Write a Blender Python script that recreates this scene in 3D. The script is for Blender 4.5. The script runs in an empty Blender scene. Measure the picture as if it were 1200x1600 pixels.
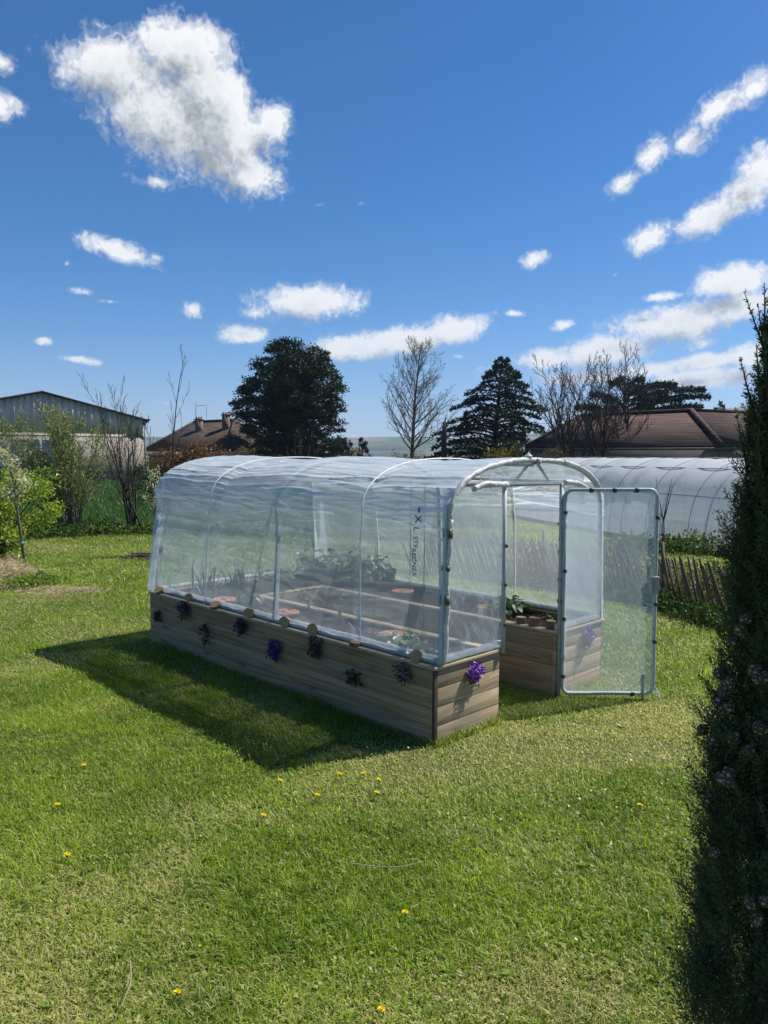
import bpy, math, random
import numpy as np
from mathutils import Vector, Matrix
C = bpy.context.scene.collection
SC = bpy.context.scene
R = math.radians
PI = math.pi
# ------------------------------------------------------------------ camera (1200x1600 photograph pixels -> rays)
F, PITCH, ROLL, CAMH = 1172.0, 0.0725, 0.008, 1.9
def ray(X, Y):
    a, b = X - 600.0, 800.0 - Y
    u = (a*math.cos(ROLL) - b*math.sin(ROLL))/F
    v = (a*math.sin(ROLL) + b*math.cos(ROLL))/F
    return np.array([u, math.cos(PITCH) + v*math.sin(PITCH), -math.sin(PITCH) + v*math.cos(PITCH)])
def ground(X, Y, z=0.0):
    d = ray(X, Y); return np.array([0, 0, CAMH]) + d*((z - CAMH)/d[2])
def at(X, Y, depth):
    d = ray(X, Y); return np.array([0, 0, CAMH]) + d*(depth/d[1])
# ------------------------------------------------------------------ noise
def _h(ix, iy, iz, seed):
    n = (ix*374761393 + iy*668265263 + iz*2147483647*3 + seed*974634777).astype(np.int64) & 0xffffffff
    n = ((n ^ (n >> 13))*1274126177) & 0xffffffff
    n = ((n ^ (n >> 16))*2246822519) & 0xffffffff
    return ((n ^ (n >> 15)) & 0xffffff)/float(0xffffff)
def vnoise(P, seed=0):
    P = np.asarray(P, float); i = np.floor(P).astype(np.int64); f = P - i; f = f*f*(3-2*f)
    r = 0
    for dx in (0, 1):
        for dy in (0, 1):
            for dz in (0, 1):
                w = (f[:,0] if dx else 1-f[:,0])*(f[:,1] if dy else 1-f[:,1])*(f[:,2] if dz else 1-f[:,2])
                r = r + w*_h(i[:,0]+dx, i[:,1]+dy, i[:,2]+dz, seed)
    return r
def fbm(P, oct=4, seed=0):
    P = np.asarray(P, float)
    if P.shape[1] == 2: P = np.c_[P, np.zeros(len(P))]
    s, a, t = 0, 0.5, 0
    for k in range(oct):
        s = s + a*vnoise(P*(2.03**k) + 17.3*k, seed + k); t += a; a *= 0.5
    return s/t
def sstep(a, b, x):
    t = np.clip((x-a)/(b-a), 0, 1); return t*t*(3-2*t)
# ------------------------------------------------------------------ mesh builder
def nrm(a):
    a = np.asarray(a, float); return a/np.maximum(np.linalg.norm(a, axis=-1, keepdims=True), 1e-9)
class MB:
    def __init__(s):
        s.v, s.f3, s.f4, s.n, s.a, s.uv = [], [], [], 0, [], []
    def add(s, v, f3=None, f4=None, att=None):
        v = np.asarray(v, float).reshape(-1, 3)
        if f3 is not None and len(f3): s.f3.append(np.asarray(f3, np.int64).reshape(-1, 3) + s.n)
        if f4 is not None and len(f4): s.f4.append(np.asarray(f4, np.int64).reshape(-1, 4) + s.n)
        s.v.append(v); s.n += len(v)
        s.a.append(np.zeros((len(v), 3)) if att is None else np.broadcast_to(np.asarray(att, float), (len(v), 3)))
        return s
    def box(s, lo, hi, M=None):
        x0, y0, z0 = lo; x1, y1, z1 = hi
        v = np.array([[x0,y0,z0],[x1,y0,z0],[x1,y1,z0],[x0,y1,z0],[x0,y0,z1],[x1,y0,z1],[x1,y1,z1],[x0,y1,z1]], float)
        if M is not None: v = v @ np.asarray(M)[:3,:3].T + np.asarray(M)[:3,3]
        return s.add(v, None, [[0,3,2,1],[4,5,6,7],[0,1,5,4],[1,2,6,5],[2,3,7,6],[3,0,4,7]])
    def tube(s, pts, r, n=8, cap=True, att=None):
        P = np.asarray(pts, float); k = len(P); r = np.broadcast_to(np.asarray(r, float), (k,))
        T = np.gradient(P, axis=0); T = nrm(T)
        up = np.array([0,0,1.]) if abs(T[0][2]) < 0.9 else np.array([1.,0,0])
        nv = nrm(np.cross(T[0], up)); rings = []
        for i in range(k):
            nv = nrm(nv - T[i]*np.dot(nv, T[i])); b = np.cross(T[i], nv)
            th = np.arange(n)/n*2*PI
            rings.append(P[i] + r[i]*(np.cos(th)[:,None]*nv + np.sin(th)[:,None]*b))
        v = np.concatenate(rings); q = []; j = np.arange(n); jn = (j+1) % n
        for i in range(k-1):
            q.append(np.c_[i*n+j, i*n+jn, (i+1)*n+jn, (i+1)*n+j])
        f3 = []
        if cap:
            v = np.concatenate([v, P[:1], P[-1:]]); c0, c1 = k*n, k*n+1
            f3 = np.concatenate([np.c_[jn, j, np.full(n, c0)], np.c_[(k-1)*n+j, (k-1)*n+jn, np.full(n, c1)]])
        return s.add(v, f3, np.concatenate(q), att)
    def segs(s, P0, P1, R0, R1, n=5, att=None):
        P0, P1 = np.asarray(P0, float), np.asarray(P1, float); m = len(P0)
        if m == 0: return s
        T = nrm(P1-P0); ref = np.where(np.abs(T[:,2:3]) < 0.9, np.array([[0,0,1.]]), np.array([[1.,0,0]]))
        a = nrm(np.cross(T, ref)); b = np.cross(T, a)
        th = np.arange(n)/n*2*PI; c, sn = np.cos(th), np.sin(th)
        ring = c[None,:,None]*a[:,None,:] + sn[None,:,None]*b[:,None,:]
        v0 = P0[:,None,:] + ring*np.asarray(R0)[:,None,None]; v1 = P1[:,None,:] + ring*np.asarray(R1)[:,None,None]
        v = np.concatenate([v0, v1], 1).reshape(-1, 3)
        j = np.arange(n); jn = (j+1) % n; base = (np.arange(m)*2*n)[:,None,None]
        q = (np.stack([j, jn, n+jn, n+j], 1)[None] + base).reshape(-1, 4)
        return s.add(v, None, q, att)
    def cards(s, Cn, D, W, att=None, tip=0.25, fold=0.0):
        """leaf-like quads: base Cn, length vector D, half-width vector W"""
        Cn, D, W = (np.asarray(x, float) for x in (Cn, D, W)); m = len(Cn)
        if m == 0: return s
        v = np.stack([Cn, Cn + D*0.45 + W, Cn + D, Cn + D*0.45 - W], 1).reshape(-1, 3)
        q = np.arange(m*4).reshape(m, 4)
        return s.add(v, None, q, None if att is None else np.repeat(np.asarray(att, float), 4, 0))
    def blades(s, Cn, D, W, att=None):
        Cn, D, W = (np.asarray(x, float) for x in (Cn, D, W)); m = len(Cn)
        v = np.stack([Cn - W, Cn + W, Cn + D], 1).reshape(-1, 3)
        return s.add(v, np.arange(m*3).reshape(m, 3), None, None if att is None else np.repeat(np.asarray(att, float), 3, 0))
    def blades2(s, Cn, D, W, B, att=None):
        """bent blades: base, middle and tip; B bends the tip"""
        m = len(Cn); mid = Cn + D*0.55
        v = np.stack([Cn-W, Cn+W, mid+W*0.8, mid-W*0.8, Cn+D+B], 1).reshape(-1, 3)
        o = np.arange(m)[:,None]*5
        return s.add(v, o + np.array([[3,2,4]]), o + np.array([[0,1,2,3]]), None if att is None else np.repeat(np.asarray(att, float), 5, 0))
    def lathe(s, prof, n=24, centre=(0,0,0), att=None, axis=None):
        prof = np.asarray(prof, float); k = len(prof); th = np.arange(n)/n*2*PI
        v = np.stack([prof[:,0:1]*np.cos(th), prof[:,0:1]*np.sin(th), np.repeat(prof[:,1:2], n, 1)], -1).reshape(-1, 3)
        if axis is not None:
            q = Vector((0,0,1)).rotation_difference(Vector(axis)); v = v @ np.array(q.to_matrix()).T
        v = v + np.asarray(centre); j = np.arange(n); jn = (j+1) % n
        q = np.concatenate([np.c_[i*n+j, i*n+jn, (i+1)*n+jn, (i+1)*n+j] for i in range(k-1)])
        return s.add(v, None, q, att)
    def ball(s, c, r, nu=10, nv=7, noise=0.0, rng=None, att=None):
        pr = [(max(1e-4, math.sin(PI*i/nv)), -math.cos(PI*i/nv)) for i in range(nv+1)]
        n0 = s.n; s.lathe(pr, nu, (0,0,0), att); v = s.v[-1]
        if noise and rng is not None:
            v = v*(1 + noise*(rng.random((len(v), 1))-0.5))
        s.v[-1] = v*np.asarray(r) + np.asarray(c); return s
    def grid(s, G, att=None, closed=False):
        """G: (a, b, 3) grid of points"""
        a, b = G.shape[:2]; i, j = np.meshgrid(np.arange(a-1), np.arange(b-1), indexing='ij')
        q = np.stack([i*b+j, (i+1)*b+j, (i+1)*b+j+1, i*b+j+1], -1).reshape(-1, 4)
        return s.add(G.reshape(-1, 3), None, q, att)
    def poly(s, pts):
        pts = np.asarray(pts, float)
        if len(pts) == 4: return s.add(pts, None, [[0,1,2,3]])
        return s.add(pts, [[0, i, i+1] for i in range(1, len(pts)-1)])
    def build(s, name, mat, parent=None, smooth=False, bevel=0.0, uv=None, solid=0.0):
        me = bpy.data.meshes.new(name)
        v = np.concatenate(s.v); f3 = np.concatenate(s.f3) if s.f3 else np.zeros((0,3), np.int64)
        f4 = np.concatenate(s.f4) if s.f4 else np.zeros((0,4), np.int64)
        me.vertices.add(len(v)); me.vertices.foreach_set('co', v.astype(np.float32).ravel())
        nl = len(f3)*3 + len(f4)*4; me.loops.add(nl)
        li = np.concatenate([f3.ravel(), f4.ravel()]).astype(np.int32)
        me.loops.foreach_set('vertex_index', li)
        me.polygons.add(len(f3) + len(f4))
        st = np.concatenate([np.arange(len(f3))*3, len(f3)*3 + np.arange(len(f4))*4]).astype(np.int32)
        me.polygons.foreach_set('loop_start', st)
        if smooth: me.polygons.foreach_set('use_smooth', np.ones(len(st), bool))
        a = np.concatenate(s.a)
        if a.any():
            at_ = me.attributes.new('tint', 'FLOAT_VECTOR', 'POINT'); at_.data.foreach_set('vector', a.astype(np.float32).ravel())
        if uv is not None:
            ul = me.uv_layers.new(name='UVMap'); ul.data.foreach_set('uv', np.asarray(uv, np.float32)[li].ravel())
        me.update(calc_edges=True); me.validate()
        if isinstance(mat, (list, tuple)):
            for m in mat: me.materials.append(m)
        elif mat is not None: me.materials.append(mat)
        o = bpy.data.objects.new(name, me); C.objects.link(o)
        if parent is not None: o.parent = parent
        if bevel:
            b = o.modifiers.new('bevel', 'BEVEL'); b.width = bevel; b.segments = 2; b.limit_method = 'ANGLE'
        if solid:
            b = o.modifiers.new('solid', 'SOLIDIFY'); b.thickness = solid; b.offset = 0
        return o
def tag(o, label=None, cat=None, group=None, kind=None):
    if label: o['label'] = label
    if cat: o['category'] = cat
    if group: o['group'] = group
    if kind: o['kind'] = kind
    return o
def empty(name, loc, label, cat, rz=0.0, group=None):
    o = bpy.data.objects.new(name, None); C.objects.link(o); o.location = tuple(float(x) for x in loc); o.rotation_euler = (0, 0, rz)
    o.empty_display_size = 0.1
    return tag(o, label, cat, group)
# ------------------------------------------------------------------ materials
class NT:
    def __init__(s, name):
        s.m = bpy.data.materials.new(name); s.m.use_nodes = True; s.t = s.m.node_tree; s.t.nodes.clear()
        s.out = s.t.nodes.new('ShaderNodeOutputMaterial')
    def n(s, typ, **kw):
        nd = s.t.nodes.new('ShaderNode' + typ)
        for k, v in kw.items():
            k2 = k.replace('_', ' ') if not hasattr(nd, k) else k
            if hasattr(nd, k) and k not in [i.name for i in nd.inputs]:
                setattr(nd, k, v); continue
            key = int(k[1:]) if (k[0] == 'i' and k[1:].isdigit()) else (k if k in nd.inputs else k2)
            s.set(nd, key, v)
        return nd
    def set(s, nd, key, v):
        if isinstance(v, bpy.types.NodeSocket): s.t.links.new(v, nd.inputs[key])
        elif isinstance(v, bpy.types.Node): s.t.links.new(v.outputs[0], nd.inputs[key])
        else: nd.inputs[key].default_value = v
    def math(s, op, a, b=0.0, c=0.0, clamp=False):
        nd = s.t.nodes.new('ShaderNodeMath'); nd.operation = op; nd.use_clamp = clamp
        for i, x in enumerate((a, b, c)):
            s.set(nd, i, x)
        return nd.outputs[0]
    def ramp(s, fac, stops, interp='LINEAR'):
        nd = s.t.nodes.new('ShaderNodeValToRGB'); nd.color_ramp.interpolation = interp
        e = nd.color_ramp.elements
        while len(e) < len(stops): e.new(0.5)
        for i, (p, c) in enumerate(stops):
            e[i].position = p; e[i].color = (*c, 1) if len(c) == 3 else c
        s.set(nd, 0, fac); return nd.outputs[0]
    def mix(s, fac, a, b, typ='MIX'):
        nd = s.t.nodes.new('ShaderNodeMix'); nd.data_type = 'RGBA'; nd.blend_type = typ
        s.set(nd, 0, fac)
        for k, v in ((6, a), (7, b)):
            s.set(nd, k, (*v, 1) if isinstance(v, tuple) and len(v) == 3 else v)
        return nd.outputs[2]
    def noise(s, vec, scale, detail=4, rough=0.55, dist=0.0):
        nd = s.t.nodes.new('ShaderNodeTexNoise'); s.set(nd, 'Vector', vec); nd.inputs['Scale'].default_value = scale
        nd.inputs['Detail'].default_value = detail; nd.inputs['Roughness'].default_value = rough; nd.inputs['Distortion'].default_value = dist
        return nd.outputs[0]
    def coord(s, kind='Object', scale=(1,1,1), loc=(0,0,0), rot=(0,0,0)):
        tc = s.t.nodes.new('ShaderNodeTexCoord'); mp = s.t.nodes.new('ShaderNodeMapping')
        s.t.links.new(tc.outputs[kind], mp.inputs[0]); mp.inputs['Scale'].default_value = scale
        mp.inputs['Location'].default_value = loc; mp.inputs['Rotation'].default_value = rot
        return mp.outputs[0]
    def pos(s):
        return s.t.nodes.new('ShaderNodeNewGeometry').outputs['Position']
    def island(s):
        return s.t.nodes.new('ShaderNodeNewGeometry').outputs['Random Per Island']
    def attr(s, name='tint'):
        nd = s.t.nodes.new('ShaderNodeAttribute'); nd.attribute_name = name
        sp = s.t.nodes.new('ShaderNodeSeparateXYZ'); s.t.links.new(nd.outputs['Vector'], sp.inputs[0]); return sp.outputs
    def bump(s, h, strength=0.3, dist=0.01):
        nd = s.t.nodes.new('ShaderNodeBump'); s.set(nd, 'Height', h); nd.inputs['Strength'].default_value = strength
        nd.inputs['Distance'].default_value = dist; return nd.outputs[0]
    def bsdf(s, col, rough=0.6, metal=0.0, normal=None, spec=0.5):
        nd = s.t.nodes.new('ShaderNodeBsdfPrincipled')
        s.set(nd, 'Base Color', (*col, 1) if isinstance(col, tuple) and len(col) == 3 else col)
        s.set(nd, 'Roughness', rough); s.set(nd, 'Metallic', metal); nd.inputs['Specular IOR Level'].default_value = spec
        if normal is not None: s.set(nd, 'Normal', normal)
        return nd.outputs[0]
    def mixs(s, fac, a, b):
        nd = s.t.nodes.new('ShaderNodeMixShader'); s.set(nd, 0, fac); s.set(nd, 1, a); s.set(nd, 2, b); return nd.outputs[0]
    def done(s, sh):
        s.t.links.new(sh, s.out.inputs[0]); return s.m
def simple(name, col, rough=0.6, metal=0.0, var=0.25, scale=8.0, bump=0.0, spec=0.4):
    m = NT(name); c = m.coord()
    n = m.noise(c, scale, 5, 0.6)
    lo = tuple(x*(1-var) for x in col); hi = tuple(min(1, x*(1+var)) for x in col)
    cc = m.ramp(n, [(0.3, lo), (0.7, hi)])
    nm = m.bump(m.noise(c, scale*4, 4), bump, 0.01) if bump else None
    return m.done(m.bsdf(cc, rough, metal, nm, spec))
def leafmat(name, lo, hi, dry=None, trans=0.35, rough=0.5, gloss=0.08, tcol=1.5):
    """foliage: per-leaf colour from tint.x, dry mix from tint.y, part of the light goes through"""
    m = NT(name); a = m.attr()
    c = m.ramp(a[0], [(0.0, lo), (1.0, hi)])
    if dry: c = m.mix(a[1], c, dry)
    d = m.n('BsdfDiffuse', Color=c); t = m.n('BsdfTranslucent', Color=m.mix(1.0, c, (tcol, tcol, tcol*0.7), 'MULTIPLY'))
    sh = m.mixs(trans, d.outputs[0], t.outputs[0])
    g = m.n('BsdfGlossy', Roughness=rough); g.inputs['Color'].default_value = (1,1,1,1)
    fr = m.n('Fresnel'); fr.inputs[0].default_value = 1.4
    sh = m.mixs(m.math('MULTIPLY', fr.outputs[0], gloss*1.6, clamp=True), sh, g.outputs[0])
    return m.done(sh)
def wood(name, axis, lo, hi, grey=(0.27, 0.225, 0.165), rough=0.75):
    sc = {'x': (1.2, 22, 22), 'y': (22, 1.2, 22), 'z': (22, 22, 1.2)}[axis]
    m = NT(name); isl = m.island(); base = m.coord()
    off = m.n('VectorMath', operation='ADD'); m.set(off, 0, base)
    cmb = m.n('CombineXYZ'); k = m.math('MULTIPLY', isl, 37.0)
    for i in range(3): m.set(cmb, i, k)
    m.set(off, 1, cmb)
    mp = m.t.nodes.new('ShaderNodeMapping'); m.t.links.new(off.outputs[0], mp.inputs[0]); mp.inputs['Scale'].default_value = sc
    g1 = m.noise(mp.outputs[0], 1.0, 6, 0.65, 0.6)
    mp2 = m.t.nodes.new('ShaderNodeMapping'); m.t.links.new(off.outputs[0], mp2.inputs[0]); mp2.inputs['Scale'].default_value = tuple(x*0.3 for x in sc)
    g2 = m.noise(mp2.outputs[0], 1.0, 3, 0.5, 1.5)
    ring = m.math('FRACT', m.math('MULTIPLY', g2, 7.0)); ring = m.math('PINGPONG', ring, 0.5)
    col = m.ramp(m.math('ADD', m.math('MULTIPLY', g1, 0.7), m.math('MULTIPLY', ring, 0.55)), [(0.25, lo), (0.7, hi)])
    patch = m.noise(off.outputs[0], 2.2, 4, 0.6)
    col = m.mix(m.ramp(patch, [(0.4, (0,0,0)), (0.7, (0.75,)*3)]), col, grey)
    tone = m.math('ADD', m.math('MULTIPLY', isl, 0.35), 0.82)
    cmb2 = m.n('CombineXYZ')
    for i in range(3): m.set(cmb2, i, tone)
    col = m.mix(1.0, col, cmb2.outputs[0], 'MULTIPLY')
    vo = m.n('TexVoronoi'); kv = m.t.nodes.new('ShaderNodeMapping'); m.t.links.new(off.outputs[0], kv.inputs[0])
    kv.inputs['Scale'].default_value = {'x': (2.0, 7, 7), 'y': (7, 2.0, 7), 'z': (7, 7, 2.0)}[axis]
    m.set(vo, 'Vector', kv.outputs[0]); vo.inputs['Scale'].default_value = 1.0
    kn = m.ramp(vo.outputs['Distance'], [(0.07, (1,)*3), (0.19, (0,)*3)])
    col = m.mix(m.math('MULTIPLY', kn, 0.6), col, (0.09, 0.055, 0.03))
    return m.done(m.bsdf(col, rough, 0, m.bump(g1, 0.35, 0.004), 0.3))
def film(name, clear=0.7, milk=(0.80, 0.88, 0.95), fold=0.0, uvfold=(3.0, 40.0), trans=0.55):
    """greenhouse polythene: mostly see-through, milky where it is folded or dirty, and a weak sheen"""
    m = NT(name)
    tc = m.t.nodes.new('ShaderNodeTexCoord')
    ob = m.coord('Object')
    cloud = m.noise(ob, 2.3, 4, 0.6)
    mp = m.t.nodes.new('ShaderNodeMapping'); m.t.links.new(tc.outputs['UV'], mp.inputs[0]); mp.inputs['Scale'].default_value = (uvfold[0], uvfold[1], 1)
    fn = m.noise(mp.outputs[0], 1.0, 4, 0.6, 0.9)
    rid = m.math('SUBTRACT', 1.0, m.math('ABSOLUTE', m.math('MULTIPLY', m.math('SUBTRACT', fn, 0.5), 2.0)))
    streak = m.ramp(rid, [(0.88, (0,)*3), (0.975, (1,)*3)])
    wide = m.ramp(fn, [(0.45, (0,)*3), (0.75, (1,)*3)])
    a = m.attr('tint')
    lw = m.t.nodes.new('ShaderNodeLayerWeight'); lw.inputs[0].default_value = 0.5
    graze = m.math('MULTIPLY', m.math('POWER', lw.outputs['Facing'], 2.2), 0.36)
    op = m.math('ADD', m.math('ADD', 1.0 - clear, m.math('MULTIPLY', m.math('SUBTRACT', cloud, 0.5), 0.16)), graze)
    fo = m.math('MULTIPLY', m.math('ADD', m.math('MULTIPLY', streak, 0.7), m.math('MULTIPLY', wide, 0.07)), m.math('MULTIPLY', a[0], fold))
    op = m.math('ADD', op, fo); op = m.math('ADD', op, m.math('MULTIPLY', a[1], 0.6), clamp=True)
    nm = m.bump(m.noise(mp.outputs[0], 1.6, 3, 0.5, 0.5), 0.03, 0.02)
    d = m.n('BsdfDiffuse'); d.inputs['Color'].default_value = (*milk, 1); m.set(d, 'Normal', nm)
    t = m.n('BsdfTranslucent'); t.inputs['Color'].default_value = (*milk, 1); m.set(t, 'Normal', nm)
    body = m.mixs(trans, d.outputs[0], t.outputs[0])
    tr = m.n('BsdfTransparent'); tr.inputs['Color'].default_value = (0.97, 0.985, 0.98, 1)
    sh = m.mixs(op, tr.outputs[0], body)
    g = m.n('BsdfGlossy', Roughness=0.13); m.set(g, 'Normal', nm)
    fr = m.n('Fresnel'); fr.inputs[0].default_value = 1.35
    sh = m.mixs(m.math('MULTIPLY', fr.outputs[0], 0.55), sh, g.outputs[0])
    return m.done(sh)
# ------------------------------------------------------------------ camera, sun, sky
SUN_AZ, SUN_EL = 66.0, 53.0
cam_d = bpy.data.cameras.new('camera'); cam = bpy.data.objects.new('camera', cam_d); C.objects.link(cam)
cam_d.sensor_fit = 'VERTICAL'; cam_d.sensor_height = 36.0; cam_d.sensor_width = 27.0; cam_d.lens = F/1600*36.0
cam_d.clip_start = 0.05; cam_d.clip_end = 20000
fw = Vector((0, math.cos(PITCH), -math.sin(PITCH))); up0 = Vector((0, math.sin(PITCH), math.cos(PITCH))); r0 = Vector((1, 0, 0))
rt = r0*math.cos(ROLL) + up0*math.sin(ROLL); up = up0*math.cos(ROLL) - r0*math.sin(ROLL)
M = Matrix((rt, up, -fw)).transposed().to_4x4(); M.translation = (0, 0, CAMH); cam.matrix_world = M
SC.camera = cam
SC.view_settings.view_transform = 'Standard'; SC.view_settings.look = 'None'; SC.view_settings.gamma = 1.0
SC.view_settings.exposure = 0.70
SC.render.resolution_x, SC.render.resolution_y = 768, 1024
cy = SC.cycles; cy.max_bounces = 10; cy.diffuse_bounces = 3; cy.glossy_bounces = 3; cy.transmission_bounces = 4
cy.transparent_max_bounces = 28; cy.volume_bounces = 0; cy.use_denoising = True; cy.sample_clamp_indirect = 6.0
sl = bpy.data.lights.new('sun', 'SUN'); sl.energy = 4.8; sl.angle = R(0.53); sl.color = (1.0, 0.955, 0.88)
so = bpy.data.objects.new('sun', sl); C.objects.link(so)
sa, se = R(SUN_AZ), R(SUN_EL)
SUN = np.array([math.sin(sa)*math.cos(se), math.cos(sa)*math.cos(se), math.sin(se)])
so.rotation_euler = Vector(tuple(-SUN)).to_track_quat('-Z', 'Y').to_euler(); so.location = (8, 5, 12)

W = bpy.data.worlds.new('World'); SC.world = W; W.use_nodes = True
class WT(NT):
    def __init__(s, tree): s.t = tree; tree.nodes.clear(); s.out = tree.nodes.new('ShaderNodeOutputWorld')
w = WT(W.node_tree)
sky = w.t.nodes.new('ShaderNodeTexSky'); sky.sky_type = 'NISHITA'; sky.sun_disc = False
sky.sun_elevation = se; sky.sun_rotation = sa; sky.air_density = 0.72; sky.dust_density = 0.55; sky.ozone_density = 3.6; sky.altitude = 300
hs = w.t.nodes.new('ShaderNodeHueSaturation'); hs.inputs['Saturation'].default_value = 1.46; hs.inputs['Hue'].default_value = 0.50; w.t.links.new(sky.outputs[0], hs.inputs['Color'])
bg1 = w.t.nodes.new('ShaderNodeBackground'); bg1.inputs['Strength'].default_value = 0.082; w.t.links.new(hs.outputs[0], bg1.inputs[0])
tcw = w.t.nodes.new('ShaderNodeTexCoord'); sep = w.t.nodes.new('ShaderNodeSeparateXYZ'); w.t.links.new(tcw.outputs['Generated'], sep.inputs[0])
az_s = w.math('ARCTAN2', sep.outputs[0], sep.outputs[1]); el_s = w.math('ARCSINE', sep.outputs[2])
# clouds: (x, y, half width, half height, tilt, weight) in the photograph, turned into azimuth / elevation
CL = [(175,105,95,62,0,1),(280,75,80,55,0,1),(255,180,120,85,20,1),(325,130,72,62,40,1),(340,210,95,85,25,1),(385,265,62,40,20,1),(425,190,34,44,0,.8),(250,285,60,24,0,.45),
 (-2,95,36,22,0,.6),(0,166,36,28,0,.66),(180,390,66,20,12,.86),(243,402,24,9,15,.35),(104,412,11,9,0,.4),(121,454,26,9,5,.58),(172,471,30,6,0,.3),(302,485,18,16,0,.55),
 (66,533,18,9,0,.62),(122,562,40,8,5,.66),(262,630,12,5,0,.3),(480,474,88,33,-3,1),(398,490,32,16,0,.6),(386,522,44,17,0,.9),
 (558,542,86,25,-3,1),(640,531,70,26,-5,1),(716,513,62,28,-8,1),(803,490,22,8,0,.5),(690,566,14,6,0,.3),(881,507,26,12,-10,.5),(715,557,17,7,0,.55),
 (838,404,30,17,-12,.66),(960,430,12,5,-20,.35),(1016,372,40,26,-20,.68),(972,287,32,22,-20,.66),(1020,240,52,32,-35,.62),(1075,222,46,26,-20,.58),(1120,165,52,34,-25,.66),(1175,140,52,40,-30,.7),
 (1112,338,60,32,-20,.9),(1160,310,60,40,-25,.95),(1195,270,50,50,-30,.85),(1155,438,72,30,-8,1),(1030,464,38,10,-3,.8),(1055,503,110,33,-5,1),(1150,480,70,28,-5,1),
 (1100,537,50,14,-10,.4),(950,548,100,26,-8,1),(850,562,50,22,0,1),(1110,563,80,15,-6,.9),(1100,592,90,20,-5,1),(1185,555,50,24,0,1),(1000,580,90,18,-3,.7),
 (905,590,90,16,0,.8),(560,688,60,10,0,.4),(600,700,110,14,0,.4),(500,320,22,10,0,.15),(565,318,22,10,0,.15),(760,575,60,10,0,.25),
 (1290,250,90,70,-20,1),(1280,480,90,50,0,1),(-120,430,60,20,0,.8)]
def azel(X, Y):
    d = ray(X, Y); d = d/np.linalg.norm(d); return np.array([math.atan2(d[0], d[1]), math.asin(d[2])])
def density(az, el):
    v = w.n('CombineXYZ', i0=az, i1=el).outputs[0]
    n1 = w.noise(v, 9.0, 8, 0.55, 0.35); n2 = w.noise(v, 30.0, 7, 0.54, 0.5); n3 = w.noise(v, 115.0, 4, 0.5, 0.8)
    best = None
    for X, Y, hw, hh, rot, wt in CL:
        c = azel(X, Y); ex = np.linalg.norm((azel(X+hw, Y) - azel(X-hw, Y))*np.array([1, math.cos(c[1])]))/2/math.cos(c[1]); ey = abs(azel(X, Y-hh)[1] - azel(X, Y+hh)[1])/2
        mp = w.t.nodes.new('ShaderNodeMapping'); mp.vector_type = 'TEXTURE'; w.t.links.new(v, mp.inputs[0])
        mp.inputs['Location'].default_value = (c[0], c[1], 0); mp.inputs['Rotation'].default_value = (0, 0, -R(rot)); mp.inputs['Scale'].default_value = (ex*(1.1 + .85*(1-wt)), ey*(1.1 + .85*(1-wt)), 1)
        ln = w.n('VectorMath', operation='LENGTH'); w.t.links.new(mp.outputs[0], ln.inputs[0])
        d = w.math('ADD', ln.outputs['Value'], (1-wt)*0.98)
        if best is None: best = d
        else:
            nd = w.t.nodes.new('ShaderNodeMath'); nd.operation = 'SMOOTH_MIN'; w.t.links.new(best, nd.inputs[0]); w.t.links.new(d, nd.inputs[1]); nd.inputs[2].default_value = 0.25; best = nd.outputs[0]
    s = w.math('SUBTRACT', 1.0, best); s = w.math('MAXIMUM', s, -1.5)
    nn = w.math('ADD', w.math('MULTIPLY', w.math('SUBTRACT', n1, 0.5), 1.7), w.math('ADD', w.math('MULTIPLY', w.math('SUBTRACT', n2, 0.5), 1.65), w.math('MULTIPLY', w.math('SUBTRACT', n3, 0.5), 1.2)))
    return w.math('ADD', w.math('ADD', w.math('MULTIPLY', s, 1.85), nn), 0.05)
D1 = density(az_s, el_s)
D2 = density(w.math('ADD', az_s, 0.016), w.math('ADD', el_s, 0.026))
alpha = w.ramp(w.math('MULTIPLY', D1, 1.0), [(0.0, (0,)*3), (0.3, (0.16,)*3), (0.65, (0.62,)*3), (1.0, (0.97,)*3)], 'EASE')
lit = w.math('ADD', 0.72, w.math('MULTIPLY', w.math('SUBTRACT', D1, D2), 0.34), clamp=True)
thick = w.ramp(w.math('MULTIPLY', w.math('ADD', D1, D2), 0.31), [(0.40, (0,)*3), (0.80, (0.55,)*3), (1.0, (1,)*3)])
lit = w.math('SUBTRACT', lit, w.math('MULTIPLY', thick, 0.62), clamp=True)
ccol = w.ramp(lit, [(0.0, (0.21, 0.23, 0.24)), (0.3, (0.33, 0.35, 0.36)), (0.65, (0.54, 0.555, 0.56)), (1.0, (0.64, 0.64, 0.63))])
bg2 = w.t.nodes.new('ShaderNodeBackground'); bg2.inputs['Strength'].default_value = 1.0; w.t.links.new(ccol, bg2.inputs[0])
mx = w.mixs(alpha, bg1.outputs[0], bg2.outputs[0])
w.t.links.new(mx, w.out.inputs[0])
W.cycles.sampling_method = 'MANUAL'; W.cycles.sample_map_resolution = 512

# ------------------------------------------------------------------ bed frame of reference
YAW = 0.787
A0 = np.array([0.340, 4.820, 0.0]); VV = np.array([math.cos(YAW), math.sin(YAW), 0]); UU = np.array([-math.sin(YAW), math.cos(YAW), 0])
BL, BW, BH, LEGW, OPEN, FARU = 3.817, 2.202, 0.534, 0.71, 1.461, 2.85
def bedw(v, u, z=0.0): return A0 + VV*v + UU*u + np.array([0, 0, z])
def to_bed(P):
    d = P[:, :2] - A0[:2]; return d @ VV[:2], d @ UU[:2]
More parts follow.
